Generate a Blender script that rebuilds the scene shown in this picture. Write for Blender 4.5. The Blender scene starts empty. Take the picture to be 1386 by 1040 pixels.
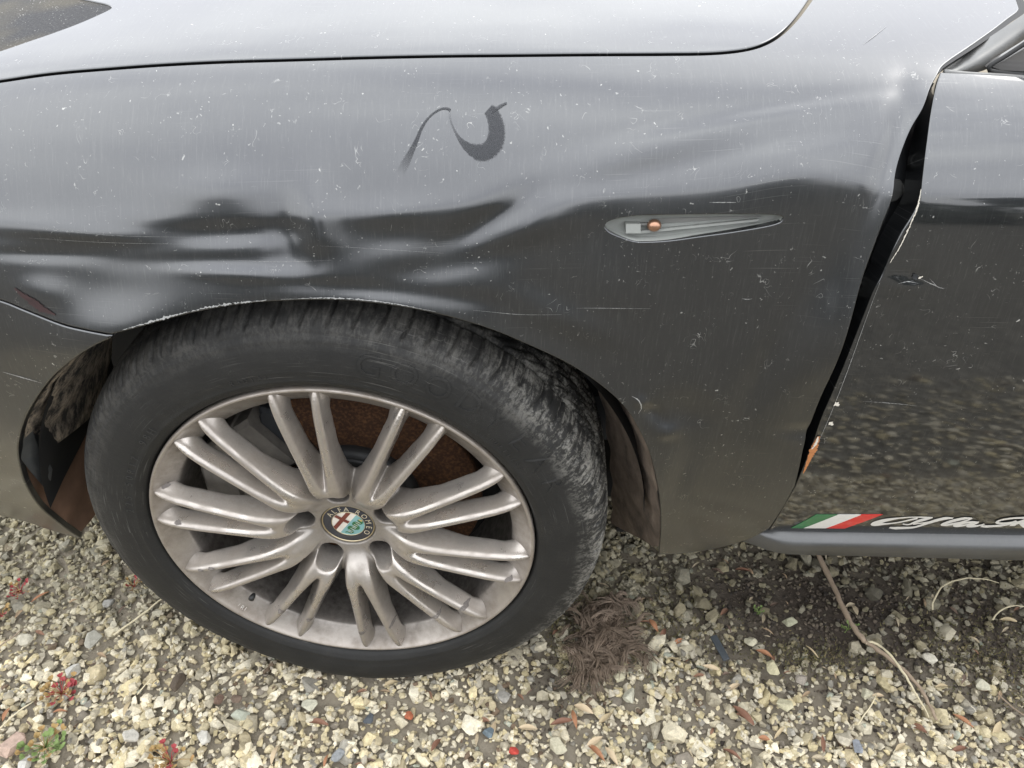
import bpy, bmesh, math, random
import numpy as np
from mathutils import Vector, Matrix
from mathutils.geometry import delaunay_2d_cdt
random.seed(7)
RNG = np.random.default_rng(11)
S = bpy.context.scene
COL = S.collection

# ------------------------------------------------------------------ camera, sky, sun, exposure
OZ = 0.32                                   # wheel centre height above the ground
CAM = np.array([0.1936, -0.6345, 0.7380 + OZ])
PITCH, YAW, ROLL, FPX = 0.65859, 0.01583, 0.02358, 1039.6
_cp, _sp, _cy, _sy = math.cos(PITCH), math.sin(PITCH), math.cos(YAW), math.sin(YAW)
_f = np.array([_sy*_cp, _cy*_cp, -_sp]); _r = np.array([_cy, -_sy, 0.0]); _u = np.cross(_r, _f)
_c, _s = math.cos(ROLL), math.sin(ROLL)
RM = np.array([_c*_r + _s*_u, -_s*_r + _c*_u, _f])
cam_data = bpy.data.cameras.new('camera'); cam = bpy.data.objects.new('camera', cam_data); COL.objects.link(cam)
cam_data.sensor_width = 36.0; cam_data.lens = FPX/1386*36.0; cam_data.clip_start = 0.02; cam_data.clip_end = 500
mw = Matrix.Identity(4)
for i in range(3):
    mw[i][0] = RM[0][i]; mw[i][1] = RM[1][i]; mw[i][2] = -RM[2][i]; mw[i][3] = CAM[i]
cam.matrix_world = mw
S.camera = cam

world = bpy.data.worlds.new('World'); S.world = world; world.use_nodes = True
wn, wl = world.node_tree.nodes, world.node_tree.links
wn.clear()
SUN_EL, SUN_ROT = 40.0, 58.0
wo = wn.new('ShaderNodeOutputWorld'); bg = wn.new('ShaderNodeBackground'); sky = wn.new('ShaderNodeTexSky')
sky.sky_type = 'NISHITA'; sky.sun_disc = False
sky.sun_elevation = math.radians(SUN_EL); sky.sun_rotation = math.radians(SUN_ROT)
sky.air_density = 1.3; sky.dust_density = 3.0; sky.ozone_density = 1.0
hs = wn.new('ShaderNodeHueSaturation'); hs.inputs['Saturation'].default_value = 0.30
tc = wn.new('ShaderNodeTexCoord'); mp = wn.new('ShaderNodeMapping'); mp.inputs['Scale'].default_value = (1, 1, 2.4)
cn = wn.new('ShaderNodeTexNoise'); cn.inputs['Scale'].default_value = 2.2; cn.inputs['Detail'].default_value = 6
cr = wn.new('ShaderNodeValToRGB')
cr.color_ramp.elements[0].position = 0.32; cr.color_ramp.elements[0].color = (18.5, 19.0, 20.6, 1)
cr.color_ramp.elements[1].position = 0.70; cr.color_ramp.elements[1].color = (30.0, 30.6, 31.0, 1)
mx = wn.new('ShaderNodeMix'); mx.data_type = 'RGBA'; mx.inputs[0].default_value = 0.75
wl.new(tc.outputs['Generated'], mp.inputs[0]); wl.new(mp.outputs[0], cn.inputs['Vector']); wl.new(cn.outputs['Fac'], cr.inputs[0])
wl.new(sky.outputs[0], hs.inputs['Color']); wl.new(hs.outputs[0], mx.inputs[6]); wl.new(cr.outputs[0], mx.inputs[7])
sx = wn.new('ShaderNodeSeparateXYZ'); wl.new(tc.outputs['Generated'], sx.inputs[0])     # an overcast sky is brighter towards the zenith
mr = wn.new('ShaderNodeMapRange'); mr.inputs['From Min'].default_value = 0.0; mr.inputs['From Max'].default_value = .9; mr.inputs['To Min'].default_value = .84; mr.inputs['To Max'].default_value = 1.35
wl.new(sx.outputs[2], mr.inputs['Value']); zm_ = wn.new('ShaderNodeVectorMath'); zm_.operation = 'SCALE'; wl.new(mx.outputs[2], zm_.inputs[0]); wl.new(mr.outputs[0], zm_.inputs['Scale'])
wl.new(zm_.outputs[0], bg.inputs['Color']); bg.inputs['Strength'].default_value = 0.10
wl.new(bg.outputs[0], wo.inputs[0])

sun_d = bpy.data.lights.new('sun', 'SUN'); sun_d.energy = 0.7; sun_d.angle = math.radians(24); sun_d.color = (1.0, 0.96, 0.9)
sun = bpy.data.objects.new('sun', sun_d); COL.objects.link(sun)
# Nishita rotation runs clockwise from +Y
sd = Vector((math.sin(math.radians(SUN_ROT))*math.cos(math.radians(SUN_EL)), math.cos(math.radians(SUN_ROT))*math.cos(math.radians(SUN_EL)), math.sin(math.radians(SUN_EL))))
sun.rotation_euler = sd.to_track_quat('Z', 'Y').to_euler(); sun.location = (0, -3, 6)
S.view_settings.view_transform = 'Standard'; S.view_settings.look = 'None'
S.view_settings.exposure = 0.15; S.view_settings.gamma = 1.0; S.view_settings.use_curve_mapping = False
S.cycles.use_denoising = True
S.cycles.max_bounces = 8; S.cycles.caustics_reflective = False; S.cycles.caustics_refractive = False

# ------------------------------------------------------------------ object helpers
def link(o, parent=None):
    COL.objects.link(o)
    if parent is not None: o.parent = parent
    return o
def mesh_from(name, V, F, mat, parent=None, smooth=True, normals=None, uv=None, attrs=None):
    """V (n,3); F list of index tuples or (m,k) array -> one linked mesh object"""
    me = bpy.data.meshes.new(name)
    V = np.asarray(V, dtype=np.float64)
    if isinstance(F, np.ndarray):
        k = F.shape[1]; flat = F.astype(np.int32).ravel(); starts = np.arange(0, len(flat), k, dtype=np.int32); tot = np.full(len(F), k, np.int32)
    else:
        tot = np.array([len(f) for f in F], np.int32); flat = np.array([i for f in F for i in f], np.int32)
        starts = np.concatenate([[0], np.cumsum(tot)[:-1]]).astype(np.int32) if len(tot) else np.zeros(0, np.int32)
    me.vertices.add(len(V)); me.vertices.foreach_set('co', V.ravel().astype(np.float32))
    me.loops.add(len(flat)); me.loops.foreach_set('vertex_index', flat)
    me.polygons.add(len(starts)); me.polygons.foreach_set('loop_start', starts); me.polygons.foreach_set('loop_total', tot)
    me.update(calc_edges=True)
    if uv is not None:
        l = me.uv_layers.new(name='UVMap'); l.data.foreach_set('uv', np.asarray(uv)[flat].astype(np.float32).ravel())
    if attrs:
        for an, av in attrs.items():
            av = np.asarray(av)
            if av.ndim == 1:
                a = me.attributes.new(an, 'FLOAT', 'POINT'); a.data.foreach_set('value', av.astype(np.float32))
            else:
                a = me.attributes.new(an, 'FLOAT_COLOR', 'POINT'); a.data.foreach_set('color', np.c_[av, np.ones(len(av))].astype(np.float32).ravel())
    me.polygons.foreach_set('use_smooth', np.full(len(starts), bool(smooth)))
    if mat is not None: me.materials.append(mat)
    if normals is not None:
        n = np.asarray(normals); n = n/np.maximum(np.linalg.norm(n, axis=1, keepdims=True), 1e-9)
        me.normals_split_custom_set_from_vertices([tuple(x) for x in n])
    return link(bpy.data.objects.new(name, me), parent)
def empty(name, loc=(0, 0, 0), parent=None):
    o = bpy.data.objects.new(name, None); o.location = loc; o.empty_display_size = .1
    return link(o, parent)
def tag(o, label=None, cat=None, group=None, kind=None):
    if label: o['label'] = label
    if cat: o['category'] = cat
    if group: o['group'] = group
    if kind: o['kind'] = kind
    return o
def lathe(name, prof, mat, parent, n=256, closed=False, smooth=True, wave=None):
    """prof: (r, depth) ; axis = wheel axis, local coords x, y=depth(inwards), z"""
    P = np.array(prof, float); a = np.linspace(0, 2*np.pi, n, endpoint=False)
    A, I = np.meshgrid(a, np.arange(len(P)), indexing='ij')
    r = P[I, 0]; d = P[I, 1]
    V = np.stack([r*np.cos(A), d, r*np.sin(A)], -1).reshape(-1, 3)
    m = len(P); i = np.arange(n)[:, None]; j = np.arange(m-1)[None]
    i2 = (i+1) % n
    F = np.stack([i*m+j, i*m+j+1, i2*m+j+1, i2*m+j], -1).reshape(-1, 4)
    return mesh_from(name, V, F, mat, parent, smooth)
def tube(pts, rad, n=8, cap=True):
    """verts, faces of a tube along pts with radii rad"""
    pts = np.array(pts, float); m = len(pts); rad = np.broadcast_to(rad, (m,))
    T = np.gradient(pts, axis=0); T /= np.maximum(np.linalg.norm(T, axis=1, keepdims=True), 1e-9)
    up = np.array([0, 0, 1.0]); 
    if abs(T[0] @ up) > .9: up = np.array([1.0, 0, 0])
    V = []
    for k in range(m):
        a = np.cross(T[k], up); a /= np.linalg.norm(a); b = np.cross(a, T[k]); up = b
        for q in range(n):
            w = 2*math.pi*q/n; V.append(pts[k] + rad[k]*(math.cos(w)*a + math.sin(w)*b))
    F = [(k*n+q, k*n+(q+1) % n, (k+1)*n+(q+1) % n, (k+1)*n+q) for k in range(m-1) for q in range(n)]
    if cap: F += [tuple(range(n))[::-1], tuple((m-1)*n+q for q in range(n))]
    return np.array(V), F
def join_parts(parts):
    V = []; F = []; o = 0
    for v, f in parts:
        V.append(np.asarray(v)); F += [tuple(int(i)+o for i in t) for t in f]; o += len(v)
    return np.vstack(V), F
def box(cx, cy, cz, sx, sy, sz):
    v = np.array([(x, y, z) for x in (-1, 1) for y in (-1, 1) for z in (-1, 1)], float)*[sx/2, sy/2, sz/2] + [cx, cy, cz]
    return v, [(0, 1, 3, 2), (4, 6, 7, 5), (0, 4, 5, 1), (2, 3, 7, 6), (0, 2, 6, 4), (1, 5, 7, 3)]

# ------------------------------------------------------------------ material helpers
class MT:
    def __init__(s, name):
        s.m = bpy.data.materials.new(name); s.m.use_nodes = True; s.n = s.m.node_tree.nodes; s.l = s.m.node_tree.links
        s.b = s.n['Principled BSDF']; s.out = s.n['Material Output']
    def new(s, t, **kw):
        x = s.n.new(t)
        for k, v in kw.items():
            if k.startswith('i_'): x.inputs[k[2:].replace('_', ' ')].default_value = v
            else: setattr(x, k, v)
        return x
    def coord(s, kind='Object', scale=(1, 1, 1), rot=(0, 0, 0)):
        t = s.new('ShaderNodeTexCoord'); m = s.new('ShaderNodeMapping'); m.inputs['Scale'].default_value = scale; m.inputs['Rotation'].default_value = rot
        s.l.new(t.outputs[kind], m.inputs[0]); return m.outputs[0]
    def noise(s, vec, scale, detail=4, rough=.55, dist=0.0, out='Fac'):
        x = s.new('ShaderNodeTexNoise'); x.inputs['Scale'].default_value = scale; x.inputs['Detail'].default_value = detail
        x.inputs['Roughness'].default_value = rough; x.inputs['Distortion'].default_value = dist
        s.l.new(vec, x.inputs['Vector']); return x.outputs[out]
    def voro(s, vec, scale, feature='F1', out='Distance', rand=1.0):
        x = s.new('ShaderNodeTexVoronoi'); x.feature = feature; x.inputs['Scale'].default_value = scale; x.inputs['Randomness'].default_value = rand
        s.l.new(vec, x.inputs['Vector']); return x.outputs[out]
    def ramp(s, fac, stops, interp='LINEAR'):
        x = s.new('ShaderNodeValToRGB'); e = x.color_ramp.elements; x.color_ramp.interpolation = interp
        while len(e) < len(stops): e.new(0.5)
        for k, (p, c) in enumerate(stops):
            e[k].position = p; e[k].color = (c, c, c, 1) if not hasattr(c, '__len__') else (*c, 1)
        s.l.new(fac, x.inputs[0]); return x.outputs[0]
    def math(s, op, a, b=None, clamp=False):
        x = s.new('ShaderNodeMath'); x.operation = op; x.use_clamp = clamp
        for k, v in ((0, a), (1, b)):
            if v is None: continue
            if hasattr(v, 'node'): s.l.new(v, x.inputs[k])
            else: x.inputs[k].default_value = v
        return x.outputs[0]
    def mix(s, fac, a, b, mode='MIX'):
        x = s.new('ShaderNodeMix'); x.data_type = 'RGBA'; x.blend_type = mode
        for k, v in ((0, fac), (6, a), (7, b)):
            if hasattr(v, 'node'): s.l.new(v, x.inputs[k])
            elif k == 0: x.inputs[0].default_value = v
            else: x.inputs[k].default_value = (*v, 1) if len(v) == 3 else v
        return x.outputs[2]
    def attr(s, name, out='Color'):
        x = s.new('ShaderNodeAttribute'); x.attribute_name = name; return x.outputs[out]
    def set(s, **kw):
        for k, v in kw.items():
            i = s.b.inputs[k.replace('_', ' ')]
            if hasattr(v, 'node'): s.l.new(v, i)
            else: i.default_value = (*v, 1) if hasattr(v, '__len__') and len(v) == 3 else v
        return s
    def bump(s, h, strength=.3, dist=.001):
        x = s.new('ShaderNodeBump'); x.inputs['Strength'].default_value = strength; x.inputs['Distance'].default_value = dist
        s.l.new(h, x.inputs['Height']); s.l.new(x.outputs[0], s.b.inputs['Normal']); return x
def simple(name, col, rough=.5, metal=0., nscale=40, namp=.25, bump=.0, coat=0.):
    t = MT(name); c = t.coord('Object'); n = t.noise(c, nscale, 5)
    lo = tuple(x*(1-namp) for x in col); hi = tuple(min(1, x*(1+namp)) for x in col)
    t.set(Base_Color=t.mix(n, lo, hi), Roughness=rough, Metallic=metal, Coat_Weight=coat)
    if bump: t.bump(n, bump, .002)
    return t.m

def car_paint(name, dirt_base=.07, mud=False, soft=.008, dk=1.0):
    t = MT(name); uv = t.coord('UV')
    # pale flecks: short squiggles and dots of dried lichen and droppings
    w = t.noise(uv, 55, 3, .6, out='Color')
    wx = t.new('ShaderNodeVectorMath', operation='SCALE'); t.l.new(w, wx.inputs[0]); wx.inputs['Scale'].default_value = .022
    ad = t.new('ShaderNodeVectorMath', operation='ADD'); t.l.new(uv, ad.inputs[0]); t.l.new(wx.outputs[0], ad.inputs[1])
    d1 = t.voro(ad.outputs[0], 70); dots = t.ramp(d1, [(0.0, 1), (.04, .85), (.085, 0)])
    d2 = t.voro(ad.outputs[0], 170); dots2 = t.ramp(d2, [(0.0, .65), (.08, .45), (.14, 0)])
    keep = t.ramp(t.noise(uv, 26, 3), [(.45, 0), (.56, 1)])
    keep2 = t.ramp(t.noise(uv, 21, 4), [(.46, 0), (.58, 1)])
    sq = t.noise(uv, 48, 2, .5, 1.2); line = t.ramp(sq, [(.494, 0), (.5, 1), (.506, 0)])
    keep3 = t.ramp(t.noise(uv, 38, 2), [(.60, 0), (.66, 1)])
    fleck = t.math('MAXIMUM', t.math('MULTIPLY', dots, keep), t.math('MULTIPLY', dots2, keep2))
    fleck = t.math('MAXIMUM', fleck, t.math('MULTIPLY', t.math('MULTIPLY', line, keep3), .7))
    ad2 = t.new('ShaderNodeVectorMath', operation='ADD'); wx2 = t.new('ShaderNodeVectorMath', operation='SCALE'); t.l.new(t.noise(uv, 130, 3, .7, out='Color'), wx2.inputs[0]); wx2.inputs['Scale'].default_value = .016
    mp3 = t.new('ShaderNodeMapping'); mp3.inputs['Scale'].default_value = (1.6, .55, 1); t.l.new(uv, ad2.inputs[0]); t.l.new(wx2.outputs[0], ad2.inputs[1]); t.l.new(ad2.outputs[0], mp3.inputs[0])
    wisp = t.ramp(t.voro(mp3.outputs[0], 95), [(0, 1), (.05, .8), (.11, 0)]); wk = t.ramp(t.noise(uv, 17, 4), [(.44, 0), (.60, 1)])
    fleck = t.math('MAXIMUM', fleck, t.math('MULTIPLY', t.math('MULTIPLY', wisp, wk), .6))
    # vertical run marks
    uvs = t.coord('UV', (210, 16, 1)); st = t.noise(uvs, 1, 6, .7); streak = t.ramp(st, [(.50, 0), (.80, .6)])
    uvf = t.coord('UV', (620, 40, 1)); st2 = t.ramp(t.noise(uvf, 1, 3, .7), [(.56, 0), (.74, 1)])
    dust = t.noise(uv, 9, 6, .6)
    # fine dragged scratches
    uvh = t.coord('UV', (9, 900, 1), (0, 0, .03)); sc = t.ramp(t.noise(uvh, 1, 2), [(.655, 0), (.69, 1)])
    sck = t.ramp(t.noise(uv, 7, 2), [(.52, 0), (.60, 1)]); scr = t.math('MULTIPLY', sc, sck)
    film = t.math('MULTIPLY', t.math('ADD', t.math('MULTIPLY', streak, .35), t.math('MULTIPLY', st2, .45)), .12)
    film = t.math('ADD', film, t.math('MULTIPLY', dust, dirt_base))
    film = t.math('ADD', film, t.math('MULTIPLY', scr, .10))
    fac = t.math('MAXIMUM', film, t.math('MULTIPLY', fleck, t.math('ADD', t.math('MULTIPLY', t.noise(uv, 60, 2), 1.25), .10)), True)
    grain = t.noise(uv, 2600, 1)
    metal = t.mix(grain, (.016, .0185, .0225), (.029, .032, .0375))
    dustc = t.mix(t.noise(uv, 300, 2), (.50*dk, .50*dk, .47*dk), (.74*dk, .73*dk, .69*dk))
    col = t.mix(fac, metal, dustc)
    if mud:
        # dried mud thrown up low on the panel; z is measured on the object itself
        o = t.coord('Object'); sp = t.new('ShaderNodeSeparateXYZ'); t.l.new(o, sp.inputs[0])
        low = t.ramp(sp.outputs[2], [(.0, 1), (.28, .85), (.50, 0)]) if mud != 2 else t.ramp(sp.outputs[2], [(.0, 1), (.20, .6), (.36, 0)])
        mn = t.ramp(t.noise(t.coord('UV', (34, 9, 1), (0, 0, -.35)), 1, 7, .7), [(.38, .05), (.75, .85)])
        mf = t.math('MULTIPLY', t.math('MULTIPLY', low, mn), .50 if mud == 1 else .08)
        col = t.mix(mf, col, (.14, .115, .095)); fac = t.math('MAXIMUM', fac, mf)
    inv = t.math('SUBTRACT', 1.0, fac, True)
    t.set(Base_Color=col, Metallic=t.math('MULTIPLY', inv, .92), Roughness=t.math('ADD', t.math('MULTIPLY', fac, .45), .24 + soft),
          Coat_Weight=t.math('MULTIPLY', inv, .98), Coat_Roughness=t.math('ADD', t.math('MULTIPLY', dust, soft*1.6), soft), Coat_IOR=1.95)
    bb = t.new('ShaderNodeBump'); bb.inputs['Strength'].default_value = .25; bb.inputs['Distance'].default_value = .0004
    t.l.new(fleck, bb.inputs['Height']); t.l.new(bb.outputs[0], t.b.inputs['Normal'])
    return t.m
M = {}
M['paint'] = car_paint('dusty_grey_metallic_paint', .06, False, .03)
M['paint_fender'] = car_paint('dusty_grey_metallic_fender_paint', .045, 2, .12)
M['paint_low'] = car_paint('muddy_grey_metallic_paint', .05, 1, .11)
M['black_plastic'] = simple('black_plastic', (.018, .018, .018), .45)
M['black_panel'] = simple('dark_primer_panel', (.026, .028, .031), .5, namp=.5, nscale=14)
M['black_void'] = simple('soot_black_shield', (.006, .006, .006), .8)
M['grey_plastic'] = simple('pale_grey_plastic', (.30, .31, .29), .6, nscale=60, namp=.18)
M['trim_metal'] = simple('satin_window_trim', (.17, .17, .165), .42, .5, nscale=30, namp=.2)
M['copper'] = simple('amber_copper_bulb', (.42, .24, .16), .28, .8, nscale=50, namp=.15)
M['rust'] = None

# ------------------------------------------------------------------ body surface
def nspline(xk, yk, x):
    """natural cubic spline through (xk, yk); yk may be (n, ...); linear outside"""
    xk = np.asarray(xk, float); yk = np.asarray(yk, float); n = len(xk); h = np.diff(xk)
    A = np.eye(n); B = np.zeros_like(yk)
    for i in range(1, n-1):
        A[i, i-1] = h[i-1]; A[i, i] = 2*(h[i-1]+h[i]); A[i, i+1] = h[i]
        B[i] = 6*((yk[i+1]-yk[i])/h[i] - (yk[i]-yk[i-1])/h[i-1])
    m = np.linalg.solve(A, B.reshape(n, -1)).reshape(yk.shape)
    xc = np.clip(x, xk[0], xk[-1]); k = np.clip(np.searchsorted(xk, xc) - 1, 0, n-2)
    t = xc - xk[k]; hh = h[k]; ex = (slice(None),)*1
    sh = (...,) + (None,)*(yk.ndim-1)
    t = t[sh]; hh = hh[sh]
    r = m[k]*(hh-t)**3/(6*hh) + m[k+1]*t**3/(6*hh) + (yk[k]/hh - m[k]*hh/6)*(hh-t) + (yk[k+1]/hh - m[k+1]*hh/6)*t
    return r
# rows of the flank, bottom to bonnet: (chart s, y, z relative to the wheel centre)
ROWS = np.array([(.095, -.175), (.060, -.115), (.030, -.050), (.008, .015), (-.006, .085), (-.013, .16), (-.013, .24), (-.008, .31), (-.002, .37), (.004, .415),
                 (.0105, .449), (.0125, .456), (.018, .467), (.033, .491), (.058, .517), (.096, .539), (.145, .553), (.215, .566), (.34, .585), (.52, .600), (.75, .607), (1.0, .607)])
DS = np.r_[0, np.cumsum(np.hypot(*np.diff(ROWS, axis=0).T))]
ST = np.array([-1.1, -.7, -.45, -.25, -.05, .15, .35, .6, .9, 1.4, 1.9])
DY = np.array([.30, .11, .040, .012, .000, 0, 0, 0, 0, .0, .0])           # plan taper to the nose
DZT = np.array([-.20, -.10, -.052, -.026, -.010, -.003, 0, .002, .004, .006, .006])   # bonnet falls to the nose
SCREASE = DS[11]
G_DENTS = []      # (x, s, sx, sy, angle, amplitude): positive = bulge outwards
def base(x, s):
    P = nspline(DS, ROWS, s)
    y, z = P[..., 0], P[..., 1]
    dy = nspline(ST, DY, x); dz = nspline(ST, DZT, x)
    top = 1/(1+np.exp(-(s-SCREASE+.05)/.035))
    y = y + dy; z = z + dz*top
    z = z - .024/(1+np.exp((x-.20)/.07))*np.exp(-((s-SCREASE-.005)/.075)**2)
    z = z + .016*np.exp(-((x-.460)/.066)**2)*np.exp(-((s-SCREASE)/.045)**2)
    # flare round the wheel arch
    rho = np.hypot(x-.005, z); ang = np.clip((z+.02)/.10, 0, 1)
    fl = np.exp(-((rho-.346)/.032)**2)*.0045 + np.exp(-((rho-.352)/.062)**2)*.0045
    inner = rho < .348
    fl = np.where(inner, .009, fl)
    side = np.exp(-np.clip(rho-.36, 0, 9)**2/.01)
    yy = y
    y = yy - fl*ang
    return np.stack([x, y, z + OZ], -1)
def surf0(x, s):
    x = np.asarray(x, float); s = np.asarray(s, float); e = 1e-3
    P = base(x, s)
    dx = base(x+e, s) - base(x-e, s); dsv = base(x, s+e) - base(x, s-e)
    N = np.cross(dx, dsv); N /= np.linalg.norm(N, axis=-1, keepdims=True)
    return P, N
def dent(x, s):
    h = np.zeros_like(x)
    for (cx, cs, sx, sy, an, am, sd_) in G_DENTS:
        if sd_ != SIDE[0]: continue
        c, q = math.cos(an), math.sin(an); a = (x-cx)*c + (s-cs)*q; b = -(x-cx)*q + (s-cs)*c
        h += am*np.exp(-(a/sx)**2 - (b/sy)**2)
    return h
SIDE = ['wing']
def surf_p(x, s, dents=True, off=0.0):
    P, N = surf0(x, s)
    h = (dent(x, s) if dents else 0) + off
    return P + N*np.asarray(h)[..., None]
def surf(x, s, dents=True, off=0.0):
    x = np.asarray(x, float); s = np.asarray(s, float); e = 6e-4
    P = surf_p(x, s, dents, off)
    dx = surf_p(x+e, s, dents, off) - surf_p(x-e, s, dents, off); dsv = surf_p(x, s+e, dents, off) - surf_p(x, s-e, dents, off)
    N = np.cross(dx, dsv); N /= np.maximum(np.linalg.norm(N, axis=-1, keepdims=True), 1e-12)
    return P, N
def proj(P):
    d = (P - CAM) @ RM.T
    return np.stack([693 + FPX*d[..., 0]/d[..., 2], 520 - FPX*d[..., 1]/d[..., 2]], -1)
_gx, _gs = np.meshgrid(np.linspace(-.75, 1.5, 226), np.linspace(0.0, 1.15, 140), indexing='ij')
_gp = proj(surf_p(_gx, _gs, False)); _gP, _gN = surf0(_gx, _gs)
_face = ((_gP - CAM)*_gN).sum(-1) < 0
def inv(px):
    """where the sight line of a measured point of the photograph meets the body: chart coordinates (x, s)"""
    px = np.atleast_2d(np.asarray(px, float)); out = np.zeros((len(px), 2))
    g = _gp.copy(); g[~_face] = 1e6
    for k, p in enumerate(px):
        i = np.argmin(((g - p)**2).sum(-1)); out[k] = _gx.flat[i], _gs.flat[i]
    e = 1e-4
    for _ in range(12):
        x, s = out[:, 0], out[:, 1]
        p0 = proj(surf_p(x, s, False)); a = (proj(surf_p(x+e, s, False))-p0)/e; b = (proj(surf_p(x, s+e, False))-p0)/e
        det = a[:, 0]*b[:, 1] - a[:, 1]*b[:, 0]; r = px - p0
        dx = (r[:, 0]*b[:, 1] - r[:, 1]*b[:, 0])/det; dsx = (a[:, 0]*r[:, 1] - a[:, 1]*r[:, 0])/det
        out += np.clip(np.stack([dx, dsx], -1), -.03, .03)
    return out
def ray(px, py, axis, val):
    d = RM.T @ np.array([px-693, 520-py, FPX]); t = (val - CAM[axis])/d[axis]; return CAM + t*d
def dents_px(L):
    for (px, py, wx, wy, an, am) in L:
        c = inv([(px, py)])[0]
        G_DENTS.append((c[0], c[1], wx, wy, math.radians(an), am, 'wing' if px < 1200 or py < 250 else 'door'))

def catmull(P, step):
    P = np.asarray(P, float)
    if len(P) == 2:
        n = max(1, int(np.hypot(*(P[1]-P[0]))/step)); t = np.linspace(0, 1, n+1)[:, None]; return P[0]*(1-t) + P[1]*t
    L = np.r_[0, np.cumsum(np.hypot(*np.diff(P, axis=0).T))]
    n = max(2, int(L[-1]/step)); t = np.linspace(0, L[-1], n+1)
    # monotone-ish: centripetal Catmull-Rom tangents
    T = np.zeros_like(P); T[1:-1] = (P[2:]-P[:-2])/(L[2:]-L[:-2])[:, None]; T[0] = (P[1]-P[0])/(L[1]-L[0]); T[-1] = (P[-1]-P[-2])/(L[-1]-L[-2])
    k = np.clip(np.searchsorted(L, t)-1, 0, len(P)-2); h = (L[k+1]-L[k])[:, None]; u = ((t-L[k])[:, None])/h
    return (2*u**3-3*u**2+1)*P[k] + (u**3-2*u**2+u)*h*T[k] + (-2*u**3+3*u**2)*P[k+1] + (u**3-u**2)*h*T[k+1]
def outline(segs, step=.004):
    """segs: list of ('px', pts) or ('xs', pts); consecutive segments share their ends -> closed loop in chart coordinates"""
    out = []
    for kind, pts in segs:
        q = inv(pts) if kind == 'px' else np.array(pts, float)
        out.append((kind, q))
    loop = []
    for i, (k, q) in enumerate(out):
        c = catmull(q, step); prev = loop[-1] if loop else None
        if prev is not None and np.hypot(*(c[0]-prev)) < .0015: c = c[1:]
        loop += list(c)
    loop = np.array(loop)
    if np.hypot(*(loop[0]-loop[-1])) < .0015: loop = loop[:-1]
    return loop
def inside(P, poly):
    x, y = P[:, 0], P[:, 1]; r = np.zeros(len(P), bool); a = poly; b = np.roll(poly, -1, 0)
    for (x1, y1), (x2, y2) in zip(a, b):
        if y1 == y2: continue
        c = (y1 > y) != (y2 > y); r ^= c & (x < (x2-x1)*(y-y1)/(y2-y1) + x1)
    return r
def near_poly(P, poly, d):
    r = np.zeros(len(P), bool)
    for q in poly:
        r |= (np.abs(P[:, 0]-q[0]) < d) & (np.abs(P[:, 1]-q[1]) < d)
    return r
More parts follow.
